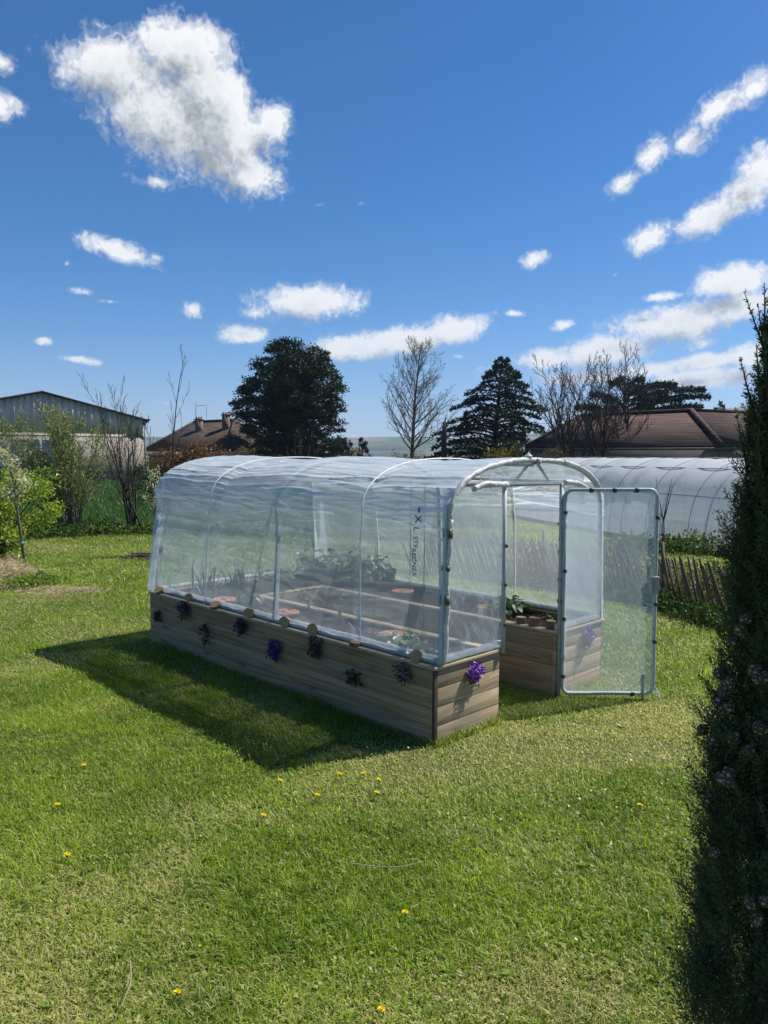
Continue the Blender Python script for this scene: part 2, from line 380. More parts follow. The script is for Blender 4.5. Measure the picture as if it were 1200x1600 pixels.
# ------------------------------------------------------------------ lawn
rng = np.random.default_rng(7)
def dryness(P):
    """how straw-coloured the lawn is: worn patches by the bed corner, the doorway and the bottom left"""
    x, y = P[:,0], P[:,1]
    n = fbm(np.c_[x*0.9, y*0.9], 4, 3); n2 = fbm(np.c_[x*3.1, y*3.1], 3, 9)
    d = 0.58*sstep(0.53, 0.74, n) + 0.34*sstep(0.52, 0.72, n2)
    for gx, gy, sx, sy, a in ((1.3,4.9,1.0,0.45,.75),(1.9,5.4,0.7,.5,.55),(.2,4.6,.5,.25,.5),(-1.75,2.75,.5,.6,.6),(-1.3,2.3,.35,.25,.5),(-3.2,8.0,.9,.5,.6),(2.4,5.3,.5,.9,.4),(1.2,3.2,.5,.4,.3),(-5.0,9.2,1.2,.8,.4),(2.6,7.0,.8,.8,.25),(.7,2.6,.3,.2,.35)):
        d = d + a*np.exp(-((x-gx)/sx)**2 - ((y-gy)/sy)**2)*(0.5 + n)
    for gx, gy, sx, sy in ((1.35,4.35,.42,.18),(-.3,3.3,.7,.5),(-1.8,4.6,.9,.35)):
        d = d - 0.7*np.exp(-((x-gx)/sx)**2 - ((y-gy)/sy)**2)
    return np.clip(d, 0, 1)
def bed_free(P, m=0.0):
    v, u = to_bed(P)
    ins = (v > -m) & (v < BW+m) & (u > -m) & (u < BL+m)
    path = (v > LEGW+m) & (v < OPEN-m) & (u < FARU-m)
    return ~ins | path
gm = NT('lawn_soil'); p = gm.pos()
def vscale(m, p, s):
    mp = m.t.nodes.new('ShaderNodeMapping'); m.t.links.new(p, mp.inputs[0]); mp.inputs['Scale'].default_value = s; return mp.outputs[0]
g1 = gm.noise(p, 0.9, 5, 0.6); g2 = gm.noise(p, 14.0, 6, 0.7); g3 = gm.noise(p, 70.0, 3, 0.7)
c1 = gm.ramp(g2, [(0.25, (0.026, 0.040, 0.008)), (0.5, (0.070, 0.105, 0.016)), (0.75, (0.140, 0.175, 0.030))])
c2 = gm.ramp(g2, [(0.25, (0.05, 0.042, 0.018)), (0.75, (0.16, 0.145, 0.06))])
cg = gm.mix(gm.ramp(g1, [(0.48, (0,)*3), (0.75, (0.8,)*3)]), c1, c2)
cg = gm.mix(gm.ramp(g3, [(0.35, (0.55,)*3), (0.65, (0,)*3)]), cg, (0.03, 0.03, 0.012))
gmat = gm.done(gm.bsdf(cg, 0.9, 0, gm.bump(gm.math('ADD', g2, gm.math('MULTIPLY', g3, 0.5)), 0.8, 0.03), 0.2))
g = MB(); S = 5000.0
xs = np.unique(np.concatenate([-np.geomspace(1, S, 40), [0], np.geomspace(1, S, 40)])); ys = xs
X, Y = np.meshgrid(xs, ys, indexing='ij'); g.grid(np.stack([X, Y, np.zeros_like(X)], -1))
tag(g.build('ground', gmat), kind='structure')

grass_m = leafmat('grass_blades', (0.105, 0.185, 0.014), (0.285, 0.375, 0.040), dry=(0.50, 0.45, 0.22), trans=0.48, rough=0.45, gloss=0.022, tcol=1.6)
def scatter(n, d0, d1, power, seed, side=1.15):
    r = np.random.default_rng(seed)
    t = r.random(n); k = 1 - power
    d = (d0**k + t*(d1**k - d0**k))**(1/k)
    x = (r.random(n)*2 - 1)*(0.53*1.08*d + 1.2)
    return np.c_[x, d, np.zeros(n)]
mb = MB()
def lawn(P, hmin, hmax, wmul, seed, lie=0.55, two=True):
    r = np.random.default_rng(seed); m = len(P)
    P = P[bed_free(P, 0.01)]; m = len(P)
    dr = dryness(P)
    tuft = fbm(np.c_[P[:,0]*5, P[:,1]*5], 3, 21)
    isdry = (r.random(m) < 0.12 + 0.70*dr).astype(float)*r.uniform(0.55, 1.0, m)
    h = (hmin + (hmax-hmin)*r.random(m)**1.5)*(0.55 + 0.9*tuft)*(1 - 0.35*dr)
    az = r.random(m)*2*PI; ln = np.clip(r.normal(lie, 0.3, m), 0.05, 1.6) + isdry*0.35
    D = np.c_[np.cos(az)*np.sin(ln), np.sin(az)*np.sin(ln), np.cos(ln)]*h[:,None]
    wd = r.uniform(0.0013, 0.0030, m)*wmul
    a2 = az + PI/2 + r.normal(0, 0.5, m)
    Wd = np.c_[np.cos(a2), np.sin(a2), np.zeros(m)]*wd[:,None]
    B = np.c_[np.cos(az), np.sin(az), -0.8*np.ones(m)]*(h*r.uniform(0.0, 0.45, m))[:,None]
    lush = fbm(np.c_[P[:,0]*1.7, P[:,1]*1.7], 3, 33)*.6 + .4*fbm(np.c_[P[:,0]*9, P[:,1]*9], 2, 34)
    tone = np.clip(0.62*r.random(m) + 1.9*(lush-0.42), 0, 1)
    att = np.c_[tone + 1e-3, isdry, np.zeros(m)]
    if two: mb.blades2(P, D, Wd, B, att)
    else: mb.blades(P, D + B*0.5, Wd, att)
lawn(scatter(430000, 2.0, 6.5, 1.1, 1), 0.014, 0.064, 1.12, 11, two=True)
lawn(scatter(340000, 5.0, 12.0, 1.2, 2), 0.02, 0.06, 2.0, 12, two=False)
lawn(scatter(170000, 10.0, 22.0, 1.1, 3), 0.025, 0.075, 4.2, 13, two=False)
# broad leaves of dandelion, plantain and clover flat in the turf
r = np.random.default_rng(5)
ctr = scatter(330, 2.1, 9.0, 1.3, 44); ctr = ctr[bed_free(ctr, 0.1)]
for c in ctr:
    k = r.integers(7, 13); a = r.random()*6 + np.arange(k)/k*2*PI + r.normal(0, .25, k); L = r.uniform(0.018, 0.050)*r.uniform(0.6, 1.1, k)
    D = np.c_[np.cos(a)*L, np.sin(a)*L, L*r.uniform(0.1, 0.6, k)]; Wd = np.c_[-np.sin(a), np.cos(a), r.normal(0, .3, k)]*(L*r.uniform(0.13, 0.24))[:,None]
    mb.cards(np.repeat(c[None], k, 0) + [0, 0, 0.008], D, Wd, np.c_[r.uniform(0.1, .8, k), np.full(k, r.choice([0, 0, .3])), np.zeros(k)])  # some rosettes paled, their leaf shine put into the colour
cl = scatter(26000, 2.1, 7.5, 1.1, 45); cn = fbm(cl[:, :2]*2.3, 3, 51); cl = cl[(cn > 0.52) & bed_free(cl, 0.02)]; k = len(cl)
a = r.random(k)*2*PI; L = r.uniform(0.008, 0.017, k)
mb.cards(cl + np.c_[np.zeros((k,2)), r.uniform(0.015, 0.04, k)], np.c_[np.cos(a)*L, np.sin(a)*L, L*r.normal(0, .3, k)], np.c_[-np.sin(a)*L*.5, np.cos(a)*L*.5, L*r.normal(0, .2, k)], np.c_[r.uniform(0.2, 0.8, k), np.zeros(k), np.zeros(k)])
# patches of small leaves paled towards straw, glints put into their colour, and longer tufts left by the mower against the boards
for c in scatter(110, 2.2, 8.0, 1.2, 46):
    k = r.integers(14, 40); a = r.random(k)*2*PI; L = r.uniform(0.008, 0.021, k); pp = c + np.c_[r.normal(0, .055, k), r.normal(0, .055, k), r.uniform(.02, .05, k)]; pp = pp[bed_free(pp, .03)]; k = len(pp); a, L = a[:k], L[:k]
    mb.cards(pp, np.c_[np.cos(a)*L, np.sin(a)*L, L*r.normal(.2, .4, k)], np.c_[-np.sin(a)*L*.3, np.cos(a)*L*.3, L*r.normal(0, .2, k)], np.c_[r.uniform(0.4, 1, k), r.uniform(.1, .6, k), np.zeros(k)])
for (v0, u0, v1, u1, n_) in ((-.03, 0, -.03, BL, 2600), (0, -.03, LEGW, -.03, 700), (OPEN, -.03, BW, -.03, 500), (OPEN-.03, 0, OPEN-.03, FARU, 700)):
    t = r.random(n_); h = r.uniform(.03, .11, n_)*(.3 + 1.1*fbm(np.c_[t*9, t*0], 3, 77)); w0 = np.array([bedw(v0 + (v1-v0)*q + r.normal(0, .014)*(u0 != u1), u0 + (u1-u0)*q + r.normal(0, .014)*(v0 != v1)) for q in t]); a = r.random(n_)*6.3; ln = r.uniform(.05, .6, n_); D = np.c_[np.cos(a)*np.sin(ln), np.sin(a)*np.sin(ln), np.cos(ln)]*h[:,None]
    mb.blades2(w0, D, np.c_[-np.sin(a), np.cos(a), 0*a]*.002, np.c_[np.cos(a), np.sin(a), -1+0*a]*(h*.25)[:,None], np.c_[r.uniform(.05, .8, n_), (r.random(n_) < .2)*.8, 0*a])
tag(mb.build('grass', grass_m), 'short mown lawn grass with straw coloured worn patches and broad leaved weeds', 'grass', kind='stuff')
# young crop in the field beyond the garden
fmx = NT('field_soil'); p = fmx.pos()
fc = fmx.ramp(fmx.noise(vscale(fmx, p, (1.6, 0.5, 1)), 3.0, 5, 0.65), [(0.3, (0.018, 0.045, 0.010)), (0.7, (0.045, 0.095, 0.020))])
fmat = fmx.done(fmx.bsdf(fc, 0.9, 0, None, 0.1))
g = MB(); g.grid(np.stack(np.meshgrid(np.linspace(-70, 3.5, 20), np.linspace(20.5, 110, 20), [0.004], indexing='ij'), -1)[:, :, 0])
tag(g.build('field', fmat), kind='structure')
mb = MB(); n = 90000; P = np.c_[rng.uniform(-24, 3, n), 20.3 + rng.random(n)**1.6*36, np.zeros(n)]
h = rng.uniform(0.10, 0.26, n)*(0.6 + 0.8*fbm(P[:, :2]*0.8, 3, 5)); az = rng.random(n)*2*PI; ln = rng.uniform(0.05, 0.7, n)
mb.blades(P, np.c_[np.cos(az)*np.sin(ln), np.sin(az)*np.sin(ln), np.cos(ln)]*h[:,None], np.c_[np.cos(az+1.5), np.sin(az+1.5), np.zeros(n)]*rng.uniform(.008, .018, n)[:,None], np.c_[rng.random(n), np.zeros(n), np.zeros(n)])
tag(mb.build('field_crop', leafmat('crop_blades', (0.025, 0.075, 0.014), (0.065, 0.145, 0.028), trans=0.3, gloss=0.03)), 'dark green young crop growing in the field before the barn', 'crop', kind='stuff')
# ------------------------------------------------------------------ hills far off
hm = NT('hill_land'); p = hm.pos()
hn = hm.noise(vscale(hm, p, (1, 1, 3)), 0.006, 6, 0.65); vo = hm.n('TexVoronoi'); hm.set(vo, 'Vector', vscale(hm, p, (0.004, 0.004, 0.004))); vo.inputs['Scale'].default_value = 1.0
hc = hm.ramp(vo.outputs['Color'], [(0.2, (0.05, 0.085, 0.03)), (0.5, (0.11, 0.13, 0.05)), (0.8, (0.15, 0.13, 0.075))])
hc = hm.mix(hm.ramp(hn, [(0.46, (0,)*3), (0.56, (1,)*3)]), hc, (0.022, 0.035, 0.018))
hmat = hm.done(hm.bsdf(hc, 0.95, 0, None, 0.05))
A = np.linspace(-0.75, 0.85, 140); Dd = np.linspace(1400, 4300, 30)
AA, DD = np.meshgrid(A, Dd, indexing='ij')
crest = np.interp(A, [-0.75, -0.2, -0.05, 0.03, 0.1, 0.24, 0.45, 0.85], [90, 70, 74, 86, 74, 100, 182, 200])[:, None]
prof = sstep(1400, 3000, DD)*(1 - 0.25*sstep(3200, 4300, DD))
hz = crest*prof*(0.82 + 0.36*fbm(np.c_[(AA*9).ravel(), (DD/700).ravel()], 4, 8).reshape(AA.shape)) - 1.0
g = MB(); g.grid(np.stack([np.sin(AA)*DD, np.cos(AA)*DD, hz], -1))
tag(g.build('hills', hmat, smooth=True), kind='structure')
# ------------------------------------------------------------------ haze over the valley
hzm = bpy.data.materials.new('haze_air'); hzm.use_nodes = True; t = hzm.node_tree; t.nodes.clear()
o_ = t.nodes.new('ShaderNodeOutputMaterial'); v_ = t.nodes.new('ShaderNodeVolumePrincipled'); t.links.new(v_.outputs[0], o_.inputs['Volume'])
v_.inputs['Color'].default_value = (0.62, 0.76, 0.95, 1); v_.inputs['Density'].default_value = 0.00024; v_.inputs['Anisotropy'].default_value = 0.1
g = MB(); g.box((-5200, -5200, -2.0), (5200, 5200, 300)); hz_o = g.build('haze', hzm); tag(hz_o, 'thin bluish haze over the far hills', 'haze', kind='stuff')
# ------------------------------------------------------------------ raised bed (local x = along the short end, y = along the long side)
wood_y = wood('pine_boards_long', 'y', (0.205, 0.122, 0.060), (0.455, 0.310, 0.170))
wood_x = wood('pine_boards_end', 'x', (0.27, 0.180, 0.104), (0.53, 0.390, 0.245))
rail_y = wood('pine_rail_long', 'y', (0.34, 0.235, 0.14), (0.56, 0.42, 0.27), (0.42, 0.36, 0.28))
rail_x = wood('pine_rail_end', 'x', (0.34, 0.235, 0.14), (0.56, 0.42, 0.27), (0.42, 0.36, 0.28))
bed = empty('raised_bed', A0, 'U shaped raised garden bed of weathered pine boards under the plastic tunnel', 'garden bed', YAW)
T = 0.030; CAPT = 0.022
def boards(name, axis, x0, x1, y0, y1, label=None):
    g = MB(); n = 4; hh = (BH - CAPT - 0.0)/n
    for k in range(n):
        z0 = k*hh + (0.0 if k else -0.02); z1 = (k+1)*hh - 0.003
        g.box((x0, y0, z0), (x1, y1, z1))
        if k: # dark joint behind the boards
            e = 0.012
            g.box((x0+e, y0+e, k*hh-0.014), (x1-e, y1-e, k*hh+0.008))
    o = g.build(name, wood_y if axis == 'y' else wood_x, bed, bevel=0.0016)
    return o
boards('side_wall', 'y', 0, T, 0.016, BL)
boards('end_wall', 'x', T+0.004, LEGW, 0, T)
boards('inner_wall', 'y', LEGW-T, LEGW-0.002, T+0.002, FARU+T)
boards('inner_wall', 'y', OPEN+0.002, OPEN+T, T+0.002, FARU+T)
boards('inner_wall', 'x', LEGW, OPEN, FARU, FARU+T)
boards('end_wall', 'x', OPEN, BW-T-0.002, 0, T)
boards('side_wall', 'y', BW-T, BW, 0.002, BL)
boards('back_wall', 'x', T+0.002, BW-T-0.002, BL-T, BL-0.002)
dark = simple('dark_corner_strip', (0.055, 0.04, 0.028), 0.7)
g = MB(); g.box((-0.004, -0.003, -0.02), (T+0.003, 0.015, BH-CAPT-0.004)); g.build('corner_strip', dark, bed, bevel=0.002)
def rail(axis, x0, x1, y0, y1):
    g = MB(); g.box((x0, y0, BH-CAPT), (x1, y1, BH)); g.build('cap_rail', rail_y if axis == 'y' else rail_x, bed, bevel=0.003)
rail('y', -0.012, 0.075, 0.088, BL+0.012); rail('x', -0.012, LEGW+0.006, -0.014, 0.086)
rail('y', LEGW-0.072, LEGW+0.006, 0.088, FARU-0.004); rail('y', OPEN-0.006, OPEN+0.072, 0.088, FARU-0.004)
rail('x', LEGW-0.072, OPEN+0.072, FARU-0.002, FARU+0.075); rail('x', OPEN-0.006, BW+0.012, -0.014, 0.086)
rail('y', BW-0.075, BW+0.012, 0.088, BL+0.012); rail('x', 0.077, BW-0.077, BL-0.075, BL+0.012)
sm = NT('bed_soil'); p = sm.coord()
s1 = sm.noise(p, 9, 6, 0.7); s2 = sm.noise(p, 60, 4, 0.7)
sc = sm.ramp(s2, [(0.3, (0.022, 0.016, 0.011)), (0.55, (0.065, 0.046, 0.032)), (0.8, (0.17, 0.13, 0.09))])
smat = sm.done(sm.bsdf(sc, 0.95, 0, sm.bump(sm.math('ADD', s1, s2), 0.9, 0.03), 0.1))
def soil(x0, x1, y0, y1):
    nx, ny = int((x1-x0)/0.03)+2, int((y1-y0)/0.03)+2
    X, Y = np.meshgrid(np.linspace(x0, x1, nx), np.linspace(y0, y1, ny), indexing='ij')
    Z = 0.465 + 0.05*fbm(np.c_[X.ravel()*7, Y.ravel()*7], 4, 61).reshape(X.shape)
    g = MB(); g.grid(np.stack([X, Y, Z], -1)); return g.build('soil', smat, bed, smooth=True)
soil(T, LEGW-T, T, BL-T); soil(OPEN+T, BW-T, T, BL-T); soil(LEGW-T+.001, OPEN+T-.001, FARU+T, BL-T)
# straw mulch bits lying on the soil
r = np.random.default_rng(15); g = MB(); n = 2600
v = r.uniform(0.05, BW-0.05, n); u = r.uniform(0.05, BL-0.05, n)
k = ((v < LEGW-0.05) | (v > OPEN+0.05) | (u > FARU+0.05)); v, u = v[k], u[k]; n = len(v); a = r.random(n)*2*PI; L = r.uniform(0.02, 0.09, n)
g.blades(np.c_[v, u, 0.505+0.02*r.random(n)], np.c_[np.cos(a)*L, np.sin(a)*L, r.normal(0, .012, n)], np.c_[-np.sin(a), np.cos(a), np.zeros(n)]*r.uniform(.001, .003, n)[:,None], np.c_[r.random(n), np.zeros((n,2))])
tag(g.build('mulch', leafmat('dry_mulch', (0.10, 0.07, 0.04), (0.36, 0.28, 0.17), trans=0.1, gloss=0.02), bed), kind='stuff')

# ------------------------------------------------------------------ greenhouse
gh = empty('greenhouse', A0 + np.array([0, 0, BH]), 'small walk-in tunnel greenhouse of clear plastic film on grey tubes with its door open', 'greenhouse', YAW)
def G(p): return np.asarray(p, float) - np.array([0, 0, BH])
tube_m = simple('grey_tube', (0.36, 0.39, 0.39), 0.42, 0.0, 0.12, 20, 0.0, 0.5)
clip_m = simple('dark_clip', (0.035, 0.04, 0.038), 0.5)
cord_m = simple('white_cord', (0.86, 0.86, 0.83), 0.7)
blackc = simple('black_string', (0.03, 0.03, 0.035), 0.7)
XL, XR, ZB, ZBEND, ZTOP, XM = 0.105, 2.097, 0.545, 1.50, 1.885, 1.101
def profile(n_side=14, n_arc=60, grow=0.0, lean=0.045):
    """side wall, arch, side wall as (x, z) rows"""
    zl = np.linspace(ZB, ZBEND, n_side)
    xl = XL - lean*(1 - (zl-ZB)/(ZBEND-ZB)); th = np.linspace(PI, 0, n_arc)
    hw = (XR-XL)/2; e = 0.86
    xa = XM + hw*np.sign(np.cos(th))*np.abs(np.cos(th))**e; za = ZBEND + (ZTOP-ZBEND)*np.sin(th)**e
    P = np.concatenate([np.c_[xl[:-1], zl[:-1]], np.c_[xa, za], np.c_[2*XM - xl[::-1][1:], zl[::-1][1:]]])
    return P
PR = profile()
def resample(P, n):
    d = np.r_[0, np.cumsum(np.linalg.norm(np.diff(P, axis=0), axis=1))]; t = np.linspace(0, d[-1], n)
    return np.c_[np.interp(t, d, P[:,0]), np.interp(t, d, P[:,1])], t/d[-1]
for u in (0.0, 1.79, BL-0.02):
    P, _ = resample(PR, 60)
    g = MB(); g.tube(G(np.c_[P[:,0], np.full(60, u), P[:,1]]), 0.0165, 10); g.build('hoop', tube_m, gh, smooth=True)
for (x, z) in ((XM, ZTOP-0.03), (0.42, 1.715), (1.78, 1.715)):
    g = MB(); g.tube(G([[x, 0.01, z], [x, BL/2, z], [x, BL-0.03, z]]), 0.0135, 8); g.build('ridge_tube' if x == XM else 'purlin', tube_m, gh, smooth=True)
g = MB(); g.tube(G([[0.42, 0.0, 1.712], [1.1, 0.0, 1.714], [1.78, 0.0, 1.712]]), 0.015, 8); g.build('crossbar', tube_m, gh, smooth=True)
g = MB(); g.tube(G([[0.42, BL-.02, 1.712], [1.1, BL-.02, 1.714], [1.78, BL-.02, 1.712]]), 0.015, 8); g.build('crossbar', tube_m, gh, smooth=True)
for x, z0 in ((0.728, 0.50), (1.482, 0.005)):
    g = MB(); g.tube(G([[x, -0.018, z0], [x, -0.012, 1.1], [x, -0.002, 1.712]]), 0.0165, 10); g.build('door_post', tube_m, gh, smooth=True)
for x, x2 in ((1.02, 0.84), (1.15, 1.31)):
    g = MB(); g.tube(G([[x, 0.0, 1.855], [(x+x2)/2, 0, 1.79], [x2, 0.0, 1.722]]), 0.011, 7); g.build('brace', tube_m, gh, smooth=True)
# base tubes wrapped in film
wrap_m = NT('film_wrap'); wc = wrap_m.coord(); wn = wrap_m.noise(wc, 26, 5, 0.65, 0.8)
col = wrap_m.ramp(wn, [(0.3, (0.48, 0.49, 0.48)), (0.65, (0.80, 0.80, 0.77))])
wb = wrap_m.bsdf(col, 0.35, 0, wrap_m.bump(wn, 0.6, 0.012), 0.5); wt = wrap_m.n('BsdfTranslucent'); wrap_m.set(wt, 'Color', col)
wrap_m = wrap_m.done(wrap_m.mixs(0.3, wb, wt.outputs[0]))
def lumpy(pts, r, amp, seed, n=10):
    P = np.asarray(pts, float); k = max(12, int(np.linalg.norm(np.diff(P, axis=0), axis=1).sum()/0.025))
    d = np.r_[0, np.cumsum(np.linalg.norm(np.diff(P, axis=0), axis=1))]; t = np.linspace(0, d[-1], k)
    Q = np.stack([np.interp(t, d, P[:,i]) for i in range(3)], -1)
    Q = Q + (np.stack([fbm(np.c_[t*9, np.full(k, i*5.0)], 3, seed+i) for i in range(3)], -1)-0.5)*amp
    rr = r*(0.72 + 0.62*fbm(np.c_[t*24, np.zeros(k)], 3, seed+9))
    g = MB(); g.tube(Q, rr, n); v = g.v[0]; v += (fbm(v*45, 2, seed)[:,None]-0.5)*0.012; return g
for u0, u1, x in ((0.03, BL-0.03, 0.050), (0.03, BL-0.03, BW-0.05)):
    g = MB(); g.tube(G([[x, u0, BH+0.017], [x, (u0+u1)/2, BH+0.017], [x, u1, BH+0.017]]), 0.0165, 10); g.build('base_tube', tube_m, gh, smooth=True)
lumpy(G([[0.070, 0.04, BH+0.040], [0.072, BL/2, BH+0.042], [0.068, BL-.04, BH+0.040]]), 0.014, 0.008, 3).build('rolled_film_edge', wrap_m, gh, smooth=True)
lumpy(G([[BW-0.075, 0.04, BH+0.036], [BW-0.08, BL/2, BH+0.036], [BW-0.075, BL-.04, BH+0.036]]), 0.020, 0.008, 4).build('rolled_film_edge', wrap_m, gh, smooth=True)
lumpy(G([[0.04, 0.02, BH+0.022], [0.35, 0.022, BH+0.026], [0.735, 0.014, BH+0.024]]), 0.027, 0.008, 5).build('rolled_film_edge', wrap_m, gh, smooth=True)
lumpy(G([[1.50, 0.02, BH+0.022], [1.85, 0.022, BH+0.026], [2.17, 0.016, BH+0.024]]), 0.027, 0.008, 6).build('rolled_film_edge', wrap_m, gh, smooth=True)
lumpy(G([[0.06, BL-.03, BH+0.022], [1.1, BL-.03, BH+0.022], [2.14, BL-.03, BH+0.022]]), 0.024, 0.008, 7).build('rolled_film_edge', wrap_m, gh, smooth=True)
arc = PR[(PR[:,1] > 1.44)]; arc, _ = resample(arc, 70)
cover_m = film('cover_film', 0.715, fold=1.0, uvfold=(1.0, 46.0), trans=0.5)
front_m = film('end_film', 0.74, fold=0.55, uvfold=(2.2, 1.3), trans=0.55)
door_m = film('door_film', 0.68, fold=0.25, uvfold=(3.0, 3.0), trans=0.45)
lumpy(G(np.c_[arc[:46,0], np.full(46, -0.020), arc[:46,1]+0.006]), 0.0185, 0.010, 8).build('film_wrap', wrap_m, gh, smooth=True)
lumpy(G(np.c_[arc[46:66,0], np.full(20, -0.016), arc[46:66,1]+0.010]), 0.017, 0.010, 9).build('film_wrap', wrap_m, gh, smooth=True)
lumpy(G([[0.36, -0.012, 1.695], [0.5, -0.015, 1.725], [0.74, -0.012, 1.715]]), 0.020, 0.014, 10).build('film_wrap', wrap_m, gh, smooth=True)
lumpy(G([[1.50, -0.012, 1.72], [1.72, -0.015, 1.705], [1.84, -0.012, 1.66]]), 0.020, 0.014, 11).build('film_wrap', wrap_m, gh, smooth=True)
lumpy(G([[XL-.03, -0.020, .56], [XL-.01, -0.022, 1.0], [XL+.012, -0.020, 1.5]]), 0.015, 0.022, 12).build('film_wrap', wrap_m, gh, smooth=True)
# main cover
ns, nu = 460, 420
P, s = resample(PR, ns); Nn = np.gradient(P, axis=0); Nn = nrm(np.c_[-Nn[:,1], Nn[:,0]])
u = np.linspace(-0.02, BL+0.02, nu); Sg, Ug = np.meshgrid(s, u, indexing='ij')
Zg = np.repeat(P[:,1:2], nu, 1)
roof = sstep(1.3, 1.6, Zg); side = 1 - sstep(1.25, 1.5, Zg)
hoopd = np.min(np.abs(Ug[..., None] - np.array([0, 1.79, BL-0.02])), -1)
sag = -0.030*roof*(1 - np.exp(-(hoopd/0.45)**2))
cordd = np.min(np.abs(Ug[..., None] - np.array([0.85, 2.70])), -1)
pull = -0.020*np.exp(-(cordd/0.10)**2)*sstep(0.9, 1.5, Zg) - 0.006*np.exp(-(cordd/0.03)**2)
nf = fbm(np.c_[(Sg*34).ravel(), (Ug*0.55 + 0.35*np.sin(Sg*20)).ravel()], 4, 71).reshape(Sg.shape)
rid = 1 - np.abs(2*nf - 1)
eave = np.exp(-((Zg-1.55)/0.16)**2)
wr = rid**7*(0.006*roof + 0.014*eave)
nb = fbm(np.c_[(Sg*9).ravel(), (Ug*3.2).ravel()], 3, 72).reshape(Sg.shape) - 0.5
foot = sstep(0.75, 0.56, Zg)*0.016*np.sin(Ug*23 + 3*nb)
end = np.exp(-((Ug-BL)/0.22)**2)
wr2 = 0.022*nb*(0.5*roof + 0.10*side) + 0.012*np.sin(Ug*70 + Sg*30 + 9*nb)*end*side
disp = 0.020 + sag + pull + wr + wr2 - foot*0.3
fold_l = np.zeros_like(Sg); fr_ = np.random.default_rng(76)
for k in range(44):
    left_ = k < 32; sk = fr_.uniform(.20, .34) if left_ else fr_.uniform(.60, .80); uk = fr_.uniform(0, BL); lk = fr_.uniform(.25, 1.1); slope = fr_.normal(0, .012 if k % 3 else .045)
    cen = sk + slope*(Ug-uk) + .004*np.sin(Ug*3.1+k) + .002*np.sin(Ug*9+2*k); fold_l = fold_l + fr_.uniform(.3, .95)*np.exp(-((Sg-cen)/.0020)**2)*np.exp(-((Ug-uk)/lk)**4)
for sk in (.0, ):
    xz = np.abs(P[:,0]-0.42) + 10*(P[:,0] > 1); i_ = int(np.argmin(xz)); fold_l = fold_l + .55*np.exp(-((Sg-s[i_])/.0028)**2)*(.4 + .6*fbm(np.c_[(Ug*2).ravel(), (Ug*0).ravel()], 2, 79).reshape(Sg.shape))
disp = disp + fold_l*0.010
flare = end*side*0.05*sstep(1.3, 0.6, Zg)
Gx = P[:,0:1] + Nn[:,0:1]*(disp); Gz = P[:,1:2] + Nn[:,1:2]*disp
Gx = Gx - flare*np.sign(XM - P[:,0:1])*1.0
Ugw = Ug + flare*0.6
tint = np.stack([np.clip(0.02 + 0.55*np.exp(-((Zg-1.62)/0.10)**2) + 0.42*sstep(1.52, 1.72, Zg), 0, 1), np.clip(0.95*end*side*sstep(.42, .70, fbm(np.c_[(Ug*11).ravel(), (Sg*5).ravel()], 3, 75).reshape(Sg.shape)) + fold_l + 0.20*roof + 0.75*np.exp(-(hoopd/0.020)**2) + 0.30*np.exp(-((Zg-0.57)/0.02)**2), 0, 1), np.zeros_like(Sg)], -1)  # milkier line along each hoop: sunlit tube highlight put into the film
g = MB(); g.grid(np.stack([Gx, Ugw, Gz - BH], -1), None); g.a[0] = tint.reshape(-1, 3) + [1e-4, 0, 0]
g.build('cover_film', cover_m, gh, smooth=True, uv=np.c_[(Ug).ravel(), Sg.ravel()])
# end panels: columns between x0 and x1, from z0 up to the arch or the crossbar
def arch_z(x):
    a = PR[(PR[:,1] >= ZBEND-1e-6)]; return np.interp(x, a[:,0], a[:,1])
def panel(name, x0, x1, zlo, zhi, u0, seed, m=front_m, amp=0.012, bulge=0.0):
    xx = np.linspace(x0, x1, 40); tt = np.linspace(0, 1, 50); Xg, Tg = np.meshgrid(xx, tt, indexing='ij')
    hi = np.broadcast_to(zhi(xx) if callable(zhi) else np.full(40, zhi), (40,))[:,None]; Z = zlo + (hi - zlo)*Tg
    n1 = fbm(np.c_[(Xg*9).ravel(), (Z*2.2).ravel()], 3, seed).reshape(Xg.shape) - 0.5
    n2 = fbm(np.c_[((Xg+Z)*11).ravel(), ((Z-Xg)*1.4).ravel()], 3, seed+3).reshape(Xg.shape); rd = 1 - np.abs(2*n2-1)
    edge = np.minimum(np.minimum(Xg-x0, x1-Xg), np.minimum(Z-zlo, hi-Z)); ed = np.exp(-(edge/0.018)**2)
    Yg = u0 + amp*n1 + 0.0035*(rd-0.7) + bulge*np.sin(PI*Tg)
    g = MB(); g.grid(np.stack([Xg, Yg, Z - BH], -1))
    g.a[0] = np.stack([np.full_like(Xg, 0.18) + 0.35*(rd > .88), 0.28*ed + 0.12*(rd > 0.93), np.zeros_like(Xg)], -1).reshape(-1, 3)
    return g.build(name, m, gh, smooth=True, uv=np.c_[(Xg+Z*0.9).ravel(), (Z-Xg).ravel()])
panel('end_film', 0.085, 0.728, 0.552, lambda x: np.minimum(arch_z(np.maximum(x, XL)), 1.712), -0.014, 81)
panel('end_film', 1.484, 2.115, 0.552, lambda x: np.minimum(arch_z(np.minimum(x, XR)), 1.712), -0.014, 82)
panel('end_film', 0.42, 1.785, 1.712, lambda x: np.maximum(arch_z(x), 1.716), -0.016, 83)
panel('end_film', 0.08, 2.12, 0.552, lambda x: arch_z(np.clip(x, XL, XR)), BL+0.004, 84, amp=0.03)
